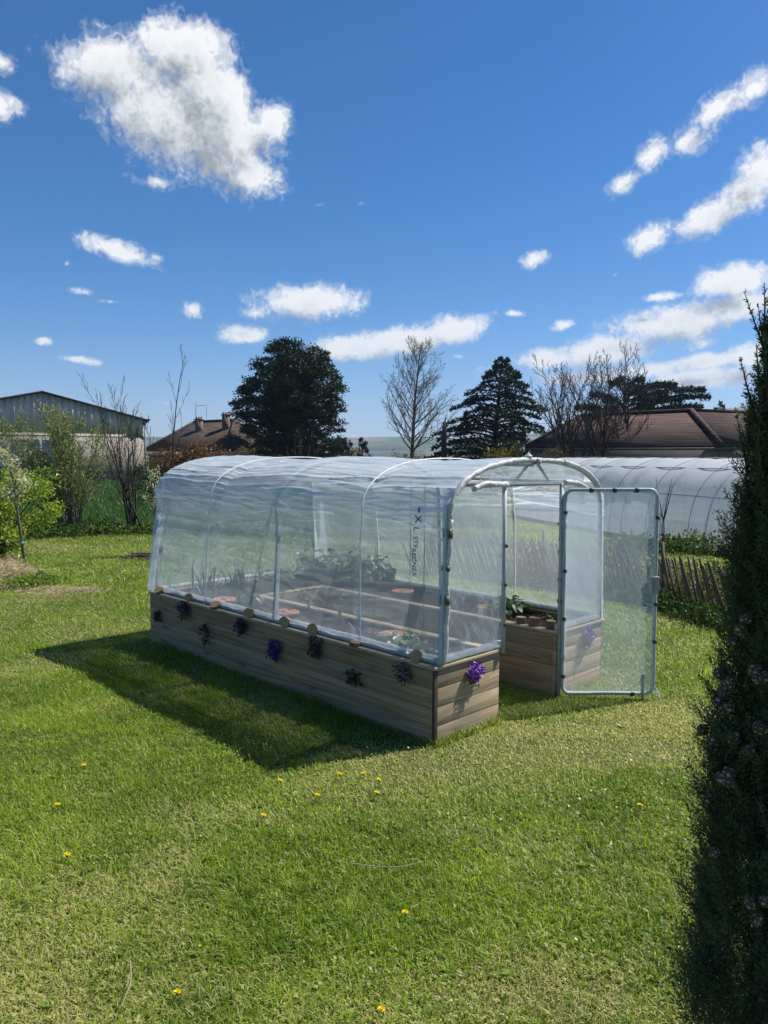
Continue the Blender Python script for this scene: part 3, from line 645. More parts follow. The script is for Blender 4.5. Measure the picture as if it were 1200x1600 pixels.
# clips holding the film on the tubes
def clip(parent, c, ax, L=0.05, r=0.024, m=clip_m):
    c = np.asarray(c, float); ax = np.asarray(ax, float); g = MB()
    th = np.linspace(-2.3, 2.3, 14)
    q = np.array(Vector((0,0,1)).rotation_difference(Vector(ax)).to_matrix())
    rows = np.stack([np.c_[r*np.cos(th), r*np.sin(th), np.full(14, z)] for z in (-L/2, L/2)], 0) @ q.T + c
    g.grid(rows); return g.build('clip', m, parent, solid=0.005, smooth=True)
grn = simple('grey_green_clip', (0.09, 0.10, 0.07), 0.5)
for z in (1.41, 0.97): clip(gh, G([XL-0.006 if z > 1.2 else XL-.026, -0.012, z]), (0.02, 0, 1), 0.062, 0.031, grn)
clip(gh, G([XL-0.02, -0.012, 1.18]), (0.02, 0, 1), 0.035, 0.026, grn)
for z in (1.36, 0.95): clip(gh, G([XL+0.0, BL-0.01, z]), (0, 0, 1), 0.07, 0.030)
for z in (1.60, 1.43, 1.28, 1.17, 0.95, 0.78): clip(gh, G([1.482, -0.014, z]), (0, 0, 1), 0.026, 0.021)
for z in (1.28, 1.0, 0.71): clip(gh, G([0.728, -0.014, z]), (0, 0, 1), 0.026, 0.021)
clip(gh, G([1.10, -0.02, 1.885]), (1, 0, -0.05), 0.05, 0.026, tube_m)
g = MB(); g.ball(G([1.005, -0.01, 1.915]), (0.032, 0.03, 0.018), 12, 8, 0.15, rng); g.lathe([(0.001, 0.03), (0.014, 0.024), (0.013, 0.0), (0.02, -0.01)], 12, G([1.005, -0.01, 1.915])); g.build('ridge_cap', wrap_m, gh, smooth=True)
# cords thrown over the cover, tied to the bed
for u0, slack in ((0.85, 1), (2.70, 0)):
    Q, _ = resample(PR, 60); Nq = np.gradient(Q, axis=0); Nq = nrm(np.c_[-Nq[:,1], Nq[:,0]])
    du = np.linspace(-0.10, 0.04, 60) if slack else np.linspace(0.14, -0.02, 60)
    Q2 = Q + Nq*np.where(Q[:,1:2] > 1.4, 0.012, 0.026)
    pts = np.c_[Q2[:,0], u0 + du + 0.03*np.sin(np.linspace(0, PI, 60)), Q2[:,1]]
    g = MB(); g.tube(G(pts), 0.0052, 6); 
    b = pts[0]; a2 = b + [0.0, 0.0, -0.02]
    kn = [b + [-.006, 0, .10], b + [-.02, .03, .08], b + [-.026, .07, .13], b + [-.02, .10, .145]]
    g.tube(G(kn), 0.0035, 6); g.ball(G(b + [-.008, 0, .10]), (.008, .008, .010), 8, 6); g.tube(G([b, b + [-.03, 0, -.025], b + [-.045, .01, -.01]]), 0.0035, 6)
    g.build('cord', cord_m, gh, smooth=True)
# cords hanging inside
for pts in ([[2.06, 1.00, 1.12], [2.05, 0.99, 1.02], [2.06, 1.0, 0.75], [2.06, 1.01, 0.58]], [[2.06, 1.00, 1.02], [2.03, 0.92, 0.98], [2.02, 0.88, 0.85], [2.05, 0.95, 0.66], [2.06, .98, .58]],
            [[2.07, 2.68, 1.15], [2.05, 2.66, 0.98], [2.06, 2.6, 0.72]], [[2.06, 2.66, 1.06], [2.0, 2.55, 1.10], [2.0, 2.45, 1.05], [2.06, 2.6, 1.03], [2.03, 2.45, .9], [2.05, 2.4, .72]],
            [[2.10, 0.01, 0.95], [2.12, 0.02, 0.75], [2.13, 0.03, 0.60]]):
    P3 = np.array(pts); t = np.linspace(0, 1, len(P3)); tt = np.linspace(0, 1, 24)
    from_ = np.stack([np.interp(tt, t, P3[:,i]) for i in range(3)], -1)
    for _ in range(3): from_[1:-1] = (from_[:-2] + 2*from_[1:-1] + from_[2:])/4
    g = MB(); g.tube(G(from_), 0.0055, 6); g.build('cord', cord_m, gh, smooth=True)
for u0, x, zt, zb in ((0.62, 0.42, 1.71, 0.53), (0.48, 0.42, 1.71, 0.62)):
    g = MB(); g.tube(G([[x, u0, zt], [x+.002, u0, 1.2], [x+.01, u0+.01, zb]]), 0.0028, 5); th = np.linspace(0, 2*PI, 12)
    g.tube(G(np.c_[x + .018*np.cos(th), np.full(12, u0), zt + .018*np.sin(th)]), 0.0028, 5); g.build('string', blackc, gh, smooth=True)
g = MB(); g.tube(G([[0.24, 2.05, 1.5], [0.26, 2.05, 1.1], [0.34, 2.06, .55]]), 0.002, 5); g.build('string', blackc, gh, smooth=True)
# black lettering printed on the film, running down the side
def text(body, size, loc, name='printed_text'):
    c = bpy.data.curves.new('t', 'FONT'); c.body = body; c.size = size; c.align_x = 'CENTER'; c.align_y = 'CENTER'; c.extrude = 0.0004; c.offset = 0.0004
    o = bpy.data.objects.new('t', c); C.objects.link(o); dg = bpy.context.evaluated_depsgraph_get(); dg.update()
    me = bpy.data.meshes.new_from_object(o.evaluated_get(dg)); bpy.data.objects.remove(o)
    q = bpy.data.objects.new(name, me); C.objects.link(q); q.parent = gh; me.materials.clear(); me.materials.append(ink)
    X = Vector((0.045, 0, -0.999)); Yv = Vector((0, -1, 0)); Z = X.cross(Yv)
    m = Matrix((X, Yv, Z)).transposed().to_4x4(); m.translation = Vector(tuple(G(loc))); q.matrix_local = m
    return q
ink = simple('black_ink', (0.045, 0.05, 0.065), 0.5)
text('X', 0.085, (0.064, 0.222, 1.49)); text('L', 0.07, (0.060, 0.235, 1.42)); text('STS', 0.052, (0.055, 0.235, 1.335)); text('RECNEX', 0.052, (0.045, 0.238, 1.195))
g = MB(); g.poly(G([[0.070, 0.205, 1.585], [0.068, 0.225, 1.545], [0.067, 0.215, 1.525], [0.069, 0.21, 1.55]])); g.poly(G([[0.07, 0.23, 1.575], [0.068, 0.226, 1.54], [0.067, 0.21, 1.528], [0.068, 0.218, 1.548]])); g.build('printed_mark', ink, gh)
# door, swung open
door = bpy.data.objects.new('door', None); C.objects.link(door); door.parent = gh
Hn = np.array([1.49, -0.05]); hw_ = bedw(*Hn); tgt = np.array([2.12, 5.83]); dv = tgt - hw_[:2]; DWID = 0.715
ang = math.atan2(dv[1], dv[0]) - YAW
door.location = tuple(G([Hn[0], Hn[1], 0.045])); door.rotation_euler = (0, R(-0.6), ang)
DH = 1.615; rc = 0.06
def rrect(w_, h_, rc, z0=0.0):
    pts = []
    for cx, cz, a0 in ((w_-rc, rc, -90), (w_-rc, h_-rc, 0), (rc, h_-rc, 90), (rc, rc, 180)):
        for a in np.linspace(a0, a0+90, 7): pts.append((cx + rc*math.cos(R(a)), 0, z0 + cz + rc*math.sin(R(a))))
    pts.append(pts[0]); return np.array(pts)
g = MB(); g.tube(rrect(DWID, DH, rc), 0.0155, 10, cap=False); g.build('door_frame', tube_m, door, smooth=True)
xx = np.linspace(0.004, DWID-0.004, 36); zz = np.linspace(0.004, DH-0.004, 60); Xg, Zg = np.meshgrid(xx, zz, indexing='ij')
n1 = fbm(np.c_[(Xg*6).ravel(), (Zg*3).ravel()], 3, 90).reshape(Xg.shape) - .5
edge = np.minimum(np.minimum(Xg, DWID-Xg), np.minimum(Zg, DH-Zg)); ed = np.exp(-(edge/0.022)**2)
g = MB(); g.grid(np.stack([Xg, -0.014 + 0.012*n1, Zg], -1)); g.a[0] = np.stack([np.full_like(Xg, .3), 0.30*ed + 0.05*(Xg < .1), 0*Xg], -1).reshape(-1, 3)
g.build('door_film', door_m, door, smooth=True, uv=np.c_[Xg.ravel(), Zg.ravel()])
g = MB(); g.box((DWID-0.035, -0.035, 0.80), (DWID+0.018, 0.018, 0.93)); g.box((DWID-0.045, -0.040, 0.925), (DWID+0.02, 0.02, 0.937)); g.build('latch', simple('latch_grey', (0.30, 0.32, 0.31), 0.5), door, bevel=0.004)
g = MB(); th = np.linspace(1.6, 4.7, 16); g.tube(np.c_[DWID-.03 + .10*np.cos(th), np.full(16, -0.02), 0.82 + .11*np.sin(th)], 0.003, 6); g.build('pull_cord', cord_m, door, smooth=True)
g = MB(); g.tube([[DWID-.085, -0.018, 0.16], [DWID-.085, -0.018, 0.05], [DWID-.085, -0.018, -0.045]], 0.012, 8); g.build('drop_bolt', tube_m, door, smooth=True)
g = MB(); tt = np.linspace(0, 1, 8); g.grid(np.stack([np.stack([DWID-.02 + .07*a + .0*tt, -0.01 + .012*np.sin(9*tt+a*4), 0.03 - .05*a*tt - .01*tt], -1) for a in (0, .35, .7, 1.0)], 0)); g.a[0] = np.full((32, 3), .4)
g.build('loose_film', front_m, door, smooth=True, uv=np.random.default_rng(1).random((32, 2)))
for z in (1.44, 0.98, 0.60, 0.14): clip(door, (0.0, -0.002, z), (0, 0, 1), 0.024, 0.019)
for z in (1.40, 0.72, 0.42): clip(door, (DWID, -0.002, z), (0, 0, 1), 0.030, 0.021)
for x in (0.2, 0.38, 0.55): clip(door, (x, -0.002, DH), (1, 0, 0), 0.03, 0.021); 
clip(door, (0.55, -0.002, 0.0), (1, 0, 0), 0.03, 0.021)
for z in (1.35, 0.30):
    g = MB(); g.tube([[-0.05, 0.035, z], [-0.02, 0.018, z], [0.0, 0.0, z]], 0.010, 7); g.tube([[0, 0, z-.03], [0, 0, z], [0, 0, z+.03]], 0.0185, 8); g.build('hinge', tube_m, door, smooth=True)
# ------------------------------------------------------------------ log slices pegging the film, on the rail
slice_bark = simple('slice_bark', (0.17, 0.115, 0.07), 0.9, 0, 0.4, 30, 0.6)
sw = NT('slice_wood'); c = sw.coord(); wv = sw.n('TexWave', wave_type='RINGS', rings_direction='Z'); sw.set(wv, 'Vector', c); wv.inputs['Scale'].default_value = 60; wv.inputs['Distortion'].default_value = 2.5; wv.inputs['Detail'].default_value = 2
slice_face = sw.done(sw.bsdf(sw.mix(0.35, sw.ramp(wv.outputs[1], [(0.2, (0.24, 0.14, 0.065)), (0.8, (0.50, 0.35, 0.19))]), (0.40, 0.27, 0.15)), 0.75, 0, None, 0.2))
def log_slice(v, u, z, r, h, axis, label, seed):
    o = empty('log_slice', bedw(v, u, z), label, 'log slice', YAW, 'log slices on the bed rails')
    rr = np.random.default_rng(seed); n = 26; th = np.arange(n)/n*2*PI
    rad = r*(1 + 0.07*np.sin(th*2 + seed) + 0.04*np.sin(th*5+seed*2))
    q = np.array(Vector((0,0,1)).rotation_difference(Vector(axis)).to_matrix())
    g = MB(); rows = [np.c_[rad*k*np.cos(th), rad*k*np.sin(th), np.full(n, zz)] for k, zz in ((0.97, -h/2), (1.0, -h/2+.003), (1.0, h/2-.003), (0.97, h/2))]
    G4 = np.stack(rows, 0) @ q.T; G4 = np.concatenate([G4, G4[:, :1]], 1); g.grid(G4); g.build('bark', slice_bark, o, smooth=True)
    for s_ in (1, -1):
        g = MB(); v0 = np.c_[rad*.97*np.cos(th), rad*.97*np.sin(th), np.full(n, s_*h/2)]; v0 = np.concatenate([v0, [[0, 0, s_*h/2]]]) @ q.T
        j = np.arange(n); jn = (j+1) % n; g.add(v0, np.c_[j, jn, np.full(n, n)] if s_ > 0 else np.c_[jn, j, np.full(n, n)])
        g.build('cut_face', slice_face, o)
    return o
SL = [(3.63, 'log slice at the far left end of the rail, leaning flat against the film'), (3.07, 'dull log slice on the rail above the dark drooping flower near the far left end'), (2.61, 'thin pale log slice lying almost flat by the far cord knot'),
      (2.09, 'upright round log slice left of the middle hoop'), (1.60, 'upright round log slice just right of the middle hoop'), (1.25, 'upright log slice between the middle hoop and the near cord'),
      (0.765, 'pale log slice lying flat on the rail edge right of the near cord'), (0.17, 'round log slice showing its growth rings nearest the front corner post')]
for i, (u, lb) in enumerate(SL):
    flat = i == 6; lay = i in (0, 2)
    ax = (0.05, -0.05, 1) if flat else ((-0.55, -0.2, 0.85) if lay else (-0.72, -0.62, 0.22))
    rr = 0.043 if not lay else 0.046
    hz = BH + 0.016 if flat else BH + (0.030 if lay else 0.040)
    log_slice(0.0 if not flat else -0.002, u, hz, rr*(0.85 if i == 1 else 1), 0.03, ax, lb, i+1)
log_slice(1.512, 0.37, BH+0.028, 0.040, 0.055, (0, 0, 1), 'short squat log slice left of the stack in the doorway', 21)
log_slice(1.512, 0.245, BH+0.0175, 0.042, 0.034, (0, 0, 1), 'lower slice of the two log stack in the doorway', 22)
log_slice(1.516, 0.242, BH+0.052, 0.042, 0.034, (0.03, 0, 1), 'upper slice of the two log stack in the doorway', 23)
log_slice(1.515, 0.085, BH+0.035, 0.040, 0.068, (0, 0, 1), 'tall log slice half hidden by the right door post', 24)
# ------------------------------------------------------------------ flowers growing out of holes in the walls
leaf_dk = leafmat('flower_leaves', (0.018, 0.035, 0.016), (0.05, 0.085, 0.03), trans=0.25, gloss=0.04)
def petals(name, lo, hi): return leafmat(name, lo, hi, trans=0.35, gloss=0.03)
pm = {'purple': petals('purple_petals', (0.13, 0.03, 0.38), (0.34, 0.10, 0.66)), 'violet': petals('deep_violet_petals', (0.07, 0.02, 0.26), (0.17, 0.06, 0.45)),
      'brown': petals('faded_petals', (0.09, 0.055, 0.07), (0.19, 0.12, 0.14)), 'pink': petals('pale_pink_petals', (0.10, 0.06, 0.09), (0.42, 0.30, 0.38)), 'green': petals('dark_sprigs', (0.014, 0.03, 0.022), (0.05, 0.085, 0.06)),
      'dark': petals('dark_petals', (0.05, 0.03, 0.06), (0.12, 0.075, 0.13))}
def wall_flower(wall, pos, z, col, size, label, seed, flowers=70, leaves=60):
    """wall 'side': pos = distance along the long side; 'end': pos = distance along the end"""
    rr = np.random.default_rng(seed)
    o = empty('flowering_plant', bedw(0, pos, z) if wall == 'side' else bedw(pos, 0, z), label, 'flower', YAW, 'flowers planted in the wooden walls')
    out = np.array([-1.0, 0, 0]) if wall == 'side' else np.array([0, -1.0, 0]); side = np.array([0, 1.0, 0]) if wall == 'side' else np.array([1.0, 0, 0]); upv = np.array([0, 0, 1.0])
    kx, kz = rr.uniform(.75, 1.15), rr.uniform(.8, 1.25); dip = rr.uniform(0, .6)
    def cloud(n, spread, drop):
        a = rr.random(n)*2*PI; q = rr.random(n)**0.6
        return (out[None]*(0.015 + 0.9*spread*rr.random(n)**1.2*(1-.5*q))[:,None] + side[None]*(np.cos(a)*q*spread*kx + .25*spread*np.sin(a*3+seed))[:,None] + upv[None]*(np.sin(a)*q*spread*kz*(1 + dip*(np.sin(a) < 0)*rr.random(n)) - drop)[:,None])
    g = MB(); k = 9
    for i in range(k):
        e = cloud(1, size*.8, .015)[0]; g.tube([np.zeros(3), e*0.5 + [0, 0, .01], e], [.003, .002, .0012], 5)
    g.build('stems', leaf_dk, o)
    Pn = cloud(leaves, size, 0.012); D = nrm(Pn + rr.normal(0, .4*size, Pn.shape))*rr.uniform(.018, .034, leaves)[:,None]
    Wd = nrm(np.cross(D, rr.normal(0, 1, D.shape)))*rr.uniform(.004, .009, leaves)[:,None]
    g = MB(); g.cards(Pn, D, Wd, np.c_[rr.random(leaves)+.001, np.zeros((leaves, 2))]); g.build('leaves', leaf_dk, o)
    Pf = cloud(flowers, size, 0.0); g = MB()
    nf = nrm(out[None]*0.9 + upv*0.35 + rr.normal(0, .45, Pf.shape)); ref = nrm(np.cross(nf, rr.normal(0, 1, nf.shape))); b = np.cross(nf, ref)
    for j in range(5):
        t = 2*PI*j/5; D = (ref*math.cos(t) + b*math.sin(t) + nf*.25)*rr.uniform(.008, .014, flowers)[:,None]; Wd = (-ref*math.sin(t) + b*math.cos(t))*rr.uniform(.004, .0065, flowers)[:,None]
        g.cards(Pf, D, Wd, np.c_[np.clip(rr.normal(.5, .3, flowers), .01, 1), np.zeros((flowers, 2))])
    g.build('blossoms', pm[col], o)
FL = [('side', 3.62, .325, 'green', .045, 'small dark plant low in the boards at the far left end'), ('side', 3.115, .465, 'dark', .075, 'dark drooping flower high in the boards near the far left end'), ('side', 2.73, .305, 'green', .080, 'straggly blackish plant low in the boards, second in the lower row'),
      ('side', 2.17, .455, 'dark', .075, 'dark flower with a dull pink side, high in the boards left of the violet one'), ('side', 1.70, .335, 'violet', .072, 'deep violet flower low in the shaded long side'), ('side', 1.18, .455, 'brown', .070, 'faded brownish flower high in the boards right of the violet one'),
      ('side', .75, .32, 'green', .062, 'green leafy sprig without blossoms low in the shaded boards'), ('side', .255, .455, 'pink', .062, 'flower with pale pink flecks high in the boards beside the front corner'),
      ('end', .40, .43, 'purple', .068, 'bright purple flower on the sunlit end of the left bed leg'), ('end', 1.915, .435, 'purple', .066, 'purple flower seen through the film of the open door')]
for i, (wl, ps, z, cl_, sz, lb) in enumerate(FL):
    wall_flower(wl, ps, z, cl_, sz, lb, 100+i, flowers={'green': 14}.get(cl_, 170), leaves={'green': 130}.get(cl_, 70))
# ------------------------------------------------------------------ crops and things in the bed
crop_lo, crop_hi = (0.022, 0.060, 0.014), (0.070, 0.155, 0.030)
crop_m = leafmat('crop_leaves', crop_lo, crop_hi, trans=0.3, gloss=0.07); pale_m = leafmat('pale_crop_leaves', (0.10, 0.19, 0.05), (0.24, 0.36, 0.11), trans=0.4); dark_m = leafmat('dark_crop_leaves', (0.016, 0.034, 0.02), (0.045, 0.075, 0.04), trans=0.2)
stem_m = simple('green_stem', (0.10, 0.14, 0.06), 0.6)
def leafy(name, v, u, n, L, spread, h, m, label, group, seed, stem_h=0.0, wid=0.38):
    rr = np.random.default_rng(seed); o = empty(name, bedw(v, u, 0.495), label, 'plant', YAW + rr.random()*6, group)
    g = MB(); gl = MB()
    for i in range(n):
        a = rr.random()*2*PI; q = rr.random()**.6; e = np.array([math.cos(a)*q*spread, math.sin(a)*q*spread, h*(0.35 + .75*rr.random()*(1.1-.5*q)) + stem_h*rr.random()])
        g.tube([np.array([0, 0, -.01]) + e*[.1, .1, 0], e*[.5, .5, .65], e], [.004, .003, .002], 5)
        d = nrm(np.array([math.cos(a), math.sin(a), rr.uniform(-.5, .5)]) + rr.normal(0, .35, 3)); l = L*rr.uniform(.6, 1.15)
        s_ = nrm(np.cross(d, [0, 0, 1]) + rr.normal(0, .25, 3)); t = np.linspace(0, 1, 6); upn = np.cross(s_, d)
        wv_ = wid*l*np.sin(PI*np.clip(t*0.92+.06, 0, 1))**.7; bend = -0.28*l*t**2
        mid = e + d*(t*l)[:,None] + np.array([0, 0, 1.])*bend[:,None]
        Gd = np.stack([mid - s_*wv_[:,None] + upn*(wv_*.3)[:,None], mid, mid + s_*wv_[:,None] + upn*(wv_*.3)[:,None]], 1); gl.grid(Gd, (min(1, max(.01, rr.normal(.5, .25))), 0, 0))
    g.build('stems', stem_m, o, smooth=True); gl.build('leaves', m, o, smooth=True); return o
leafy('strawberry_plant', 1.93, 0.80, 75, .078, .16, .15, crop_m, 'glossy dark green leafy plant in the open doorway behind the log slices', None, 201)
leafy('strawberry_plant', 1.95, 0.42, 7, .05, .07, .05, crop_m, 'few small leaves on the soil between doorway plant and right door post', None, 202)
leafy('squash_plant', 0.46, 0.72, 30, .075, .15, .08, pale_m, 'pale green leafy plant beside the nearest terracotta disc', None, 203)
leafy('squash_plant', 0.40, 0.42, 18, .055, .12, .05, pale_m, 'low pale green seedlings close behind the front corner post', None, 204)
for i, (v, u, lb) in enumerate(((1.86, 2.55, 'tall bushy green crop at the right end of the thick row on the far side'), (1.84, 2.95, 'tall bushy green crop in the middle of the thick row on the far side'), (1.80, 3.35, 'tall bushy green crop at the left end of the thick row on the far side'))):
    leafy('bean_plant', v, u, 110, .085, .24, .30, crop_m, lb, 'bushy crops in the far bed', 210+i, .08)
leafy('bean_plant', 0.98, 3.05, 60, .075, .18, .24, crop_m, 'lone bushy green plant right behind the middle hoop', None, 220, .05)
leafy('cabbage_plant', 0.66, 3.30, 34, .11, .14, .12, dark_m, 'dark blue green cabbage with broad leaves by the far left corner', None, 221)
leafy('cabbage_plant', 0.46, 2.75, 22, .09, .12, .10, dark_m, 'dark blue green cabbage left of the middle hoop with curled leaves', None, 222)
for i, (v, u, lb) in enumerate(((0.40, 3.40, 'dark spiky leek clump nearest the far left corner'), (0.56, 3.12, 'dark spiky leek clump in front of the dark cabbage'))):
    rr = np.random.default_rng(230+i); o = empty('leek_plant', bedw(v, u, .495), lb, 'plant', YAW); g = MB(); n = 26; a = rr.random(n)*2*PI; h = rr.uniform(.18, .42, n); ln = rr.uniform(.05, .45, n)
    D = np.c_[np.cos(a)*np.sin(ln), np.sin(a)*np.sin(ln), np.cos(ln)]*h[:,None]; Pq = np.c_[rr.normal(0, .06, (n, 2)), np.zeros(n)]
    g.blades2(Pq, D, np.c_[-np.sin(a), np.cos(a), np.zeros(n)]*.010, np.c_[np.cos(a), np.sin(a), -np.ones(n)]*.05, np.c_[rr.random(n)+.001, np.zeros((n, 2))]); g.build('leaves', dark_m, o)
    g = MB(); g.segs(Pq, Pq + D*.25, np.full(n, .009), np.full(n, .008), 6); g.build('stems', stem_m, o)
for i, (v, u, lb) in enumerate(((0.50, 1.90, 'thin yellowish seedling stalk right of the middle hoop near the terracotta disc'), (0.55, 1.55, 'thin yellowish seedling stalk halfway between the two near terracotta discs'), (0.40, 1.15, 'thin yellowish seedling stalk left of the nearest terracotta disc'))):
    leafy('seedling', v, u, 9, .03, .05, .18, pale_m, lb, None, 240+i, .12)
terra = simple('terracotta', (0.52, 0.20, 0.115), 0.75, 0, 0.15, 14, 0.2)
for i, (v, u, lb) in enumerate(((.40, 2.10, 'terracotta watering pot lid sunk in the soil right of the middle hoop'), (.50, .86, 'terracotta watering pot lid nearest the front, half under pale leaves'), (1.93, 2.12, 'terracotta watering pot lid in the far bed beside the black hose'), (1.90, .98, 'terracotta watering pot lid against the left door post'), (.34, 2.98, 'terracotta watering pot lid behind the far cord knot'))):
    o = empty('terracotta_lid', bedw(v, u, .505), lb, 'terracotta lid', YAW, 'terracotta watering pots in the soil')
    g = MB(); g.lathe([(.095, -.03), (.118, .012), (.120, .022), (.112, .026), (.10, .018), (.03, .016)], 28); g.build('saucer', terra, o, smooth=True)
    g = MB(); g.lathe([(.030, .0), (.030, .017), (.026, .030), (.014, .036), (.0005, .037)], 16); g.build('knob', terra, o, smooth=True)
o = empty('black_pot', bedw(2.02, 2.42, .51), 'black plastic plant pot standing at the right end of the bushy crops', 'plant pot', YAW)
bp = simple('black_plastic', (0.02, 0.021, 0.024), 0.45); g = MB(); g.lathe([(.001, 0), (.055, 0), (.078, .17), (.084, .17), (.084, .19), (.074, .19), (.052, .02)], 20); g.build('pot_body', bp, o, smooth=True)
g = MB(); g.lathe([(.081, .150), (.0855, .151), (.0855, .171), (.081, .171)], 20); g.build('pot_rim', bp, o, smooth=True)
g = MB(); t = np.linspace(0, 1, 40); g.tube(np.array([bedw(2.02 - .16*a + .03*math.sin(a*7), 2.35 - 1.2*a, .53 + .035*math.sin(a*PI*1.3)) for a in t]), .008, 7); tag(g.build('drip_hose', bp, smooth=True), 'black watering hose curving over the soil of the far bed', 'hose')
# ------------------------------------------------------------------ trees and shrubs
def bark(name, col, sc=14): return simple(name, col, 0.9, 0, 0.4, sc, 0.5, 0.15)
bark_grey = bark('grey_bark', (0.115, 0.10, 0.085)); bark_dark = bark('dark_bark', (0.055, 0.045, 0.038)); bark_brown = bark('brown_twig_bark', (0.10, 0.075, 0.055)); bark_red = bark('reddish_twig_bark', (0.13, 0.075, 0.05))
def grow(seed, trunks, levels, twigr):
    """recursive branching.  trunks: list of (start, direction, length, radius).  levels: list of dicts (n, len, ang, up, from_, wig)"""
    rr = np.random.default_rng(seed); segs = [[] for _ in range(len(levels)+1)]; tips = []
    def limb(p, d, L, r, lv):
        k = 7 if lv == 0 else (5 if lv < 3 else 3); pts = [p]; dirs = []; wig = levels[lv]['wig'] if lv < len(levels) else .18; upw = levels[lv-1]['up'] if lv else 0.05
        for i in range(k):
            d = nrm(d + rr.normal(0, wig, 3)*.6 + np.array([0, 0, upw*.45])); p = p + d*(L/k); pts.append(p); dirs.append(d)
        rad = r*(1 - np.linspace(0, 1, k+1)*(0.80 if lv else .86)); rad = np.maximum(rad, twigr*.55)
        for i in range(k): segs[lv].append((pts[i], pts[i+1], rad[i], rad[i+1]))
        if lv == len(levels): tips.append((pts[-1], dirs[-1])); tips.append((pts[-2], dirs[-1])); return
        q = levels[lv]; n = max(1, int(round(q['n']*rr.uniform(.8, 1.2)))); a0 = rr.random()*6
        for j in range(n):
            f = q['from_'] + (1-q['from_'])*(j + rr.random())/n; f = min(f, .985); x = f*k; i = min(int(x), k-1); pp = pts[i] + (pts[i+1]-pts[i])*(x-i)
            dd = dirs[i]; az = a0 + j*2.4 + rr.normal(0, .3); ref = nrm(np.cross(dd, [0.31, .2, .93] if abs(dd[2]) < .9 else [1, .1, 0])); b = np.cross(dd, ref); an = q['ang']*rr.uniform(.75, 1.25)*(1 - q.get('close', 0)*f)
            nd = dd*math.cos(an) + (ref*math.cos(az) + b*math.sin(az))*math.sin(an)
            ll = L*q['len']*rr.uniform(.7, 1.2)*(1 - q.get('taper', .55)*f); limb(pp, nd, ll, max(twigr, rad[i]*q.get('r', .5)), lv+1)
    for p, d, L, r in trunks: limb(np.asarray(p, float), nrm(np.asarray(d, float)), L, r, 0)
    return segs, tips
def seg_mesh(lists, n):
    g = MB()
    for s_, k in zip(lists, n):
        if len(s_): g.segs(np.array([x[0] for x in s_]), np.array([x[1] for x in s_]), np.array([x[2] for x in s_]), np.array([x[3] for x in s_]), k)
    return g
def bare_tree(name, base, label, seed, trunks, levels, twigr, mat, cat='tree', buds=None, budn=1, bud_size=.05, group=None, split=1, budspread=0.06):
    o = empty(name, base, label, cat, 0, group); segs, tips = grow(seed, trunks, levels, twigr)
    seg_mesh(segs[:split], [9]*split).build('trunk', mat, o, smooth=True)
    seg_mesh(segs[split:], [6, 5, 4, 3, 3][:len(segs)-split]).build('branches', mat, o, smooth=True)
    if buds is not None:
        rr = np.random.default_rng(seed+1); P = np.array([t[0] for t in tips]); D = np.array([t[1] for t in tips]); P = np.repeat(P, budn, 0); D = np.repeat(D, budn, 0); m = len(P)
        P = P - D*rr.uniform(0, budspread*4, m)[:,None] + rr.normal(0, budspread, P.shape); d = nrm(D + rr.normal(0, .9, P.shape))*(bud_size*rr.uniform(.6, 1.3, m))[:,None]; w_ = nrm(np.cross(d, rr.normal(0, 1, d.shape)))*(bud_size*.28)
        g = MB(); g.cards(P, d, w_, np.c_[rr.random(m)+.001, np.zeros((m, 2))]); g.build('leaves', buds, o)
    return o
def foliage(P, seed, size, aspect=.3, out=None, outw=.6, tone=None):
    rr = np.random.default_rng(seed); m = len(P); d = rr.normal(0, 1, (m, 3))
    if out is not None: d = nrm(d) + out*outw
    d = nrm(d)*(size*rr.uniform(.6, 1.3, m))[:,None]; w_ = nrm(np.cross(d, rr.normal(0, 1, (m, 3))))*(np.linalg.norm(d, axis=1)*aspect)[:,None]
    t = rr.random(m) if tone is None else np.clip(tone + rr.normal(0, .2, m), .01, 1)
    g = MB(); g.cards(P, d, w_, np.c_[t+.001, np.zeros((m, 2))]); return g
def lobes(rr, n, centre, rad, lo=-.9, power=.33):
    d = nrm(rr.normal(0, 1, (n, 3))); d = d[d[:,2] > lo]; return np.asarray(centre) + d*(rr.random(len(d))**power)[:,None]*np.asarray(rad)
def bush(name, base, label, seed, rad, h, mat, twig, n_lobe, per, lobe_r, leaf, cat='bush', group=None, z0=.15, aspect=.32):
    """a shrub: stems from the base to leafy clumps spread through an uneven dome"""
    rr = np.random.default_rng(seed); o = empty(name, base, label, cat, 0, group)
    L = lobes(rr, int(n_lobe*1.5), (0, 0, h*(.5+z0*.5)), (rad[0], rad[1], h*(.5-z0*.5)), -.95, .4)[:n_lobe]; L = L + rr.normal(0, .06*h, L.shape)
    g = MB()
    for c in L[::2]: g.tube([[c[0]*.08, c[1]*.08, -.03], [c[0]*.5, c[1]*.5, c[2]*.55], c], [.022*h/2, .012*h/2, .004], 5)
    g.build('stems', twig, o, smooth=True)
    k = len(L); sz = lobe_r*rr.uniform(.6, 1.3, k); P = np.repeat(L, per, 0) + nrm(rr.normal(0, 1, (k*per, 3)))*(rr.random(k*per)**.5)[:,None]*np.repeat(sz, per)[:,None]
    out = nrm(P - np.array([0, 0, h*.4])); P = P[P[:,2] > .02]; out = out[:len(P)]
    foliage(P, seed+1, leaf, aspect, nrm(P - np.array([0, 0, h*.4])), .5, tone=np.repeat(rr.uniform(.2, .8, k), per)[:len(P)]).build('leaves', mat, o); return o
pine_m = leafmat('pine_needles', (0.010, 0.022, 0.012), (0.038, 0.062, 0.028), trans=0.10, gloss=0.02, tcol=1.0)
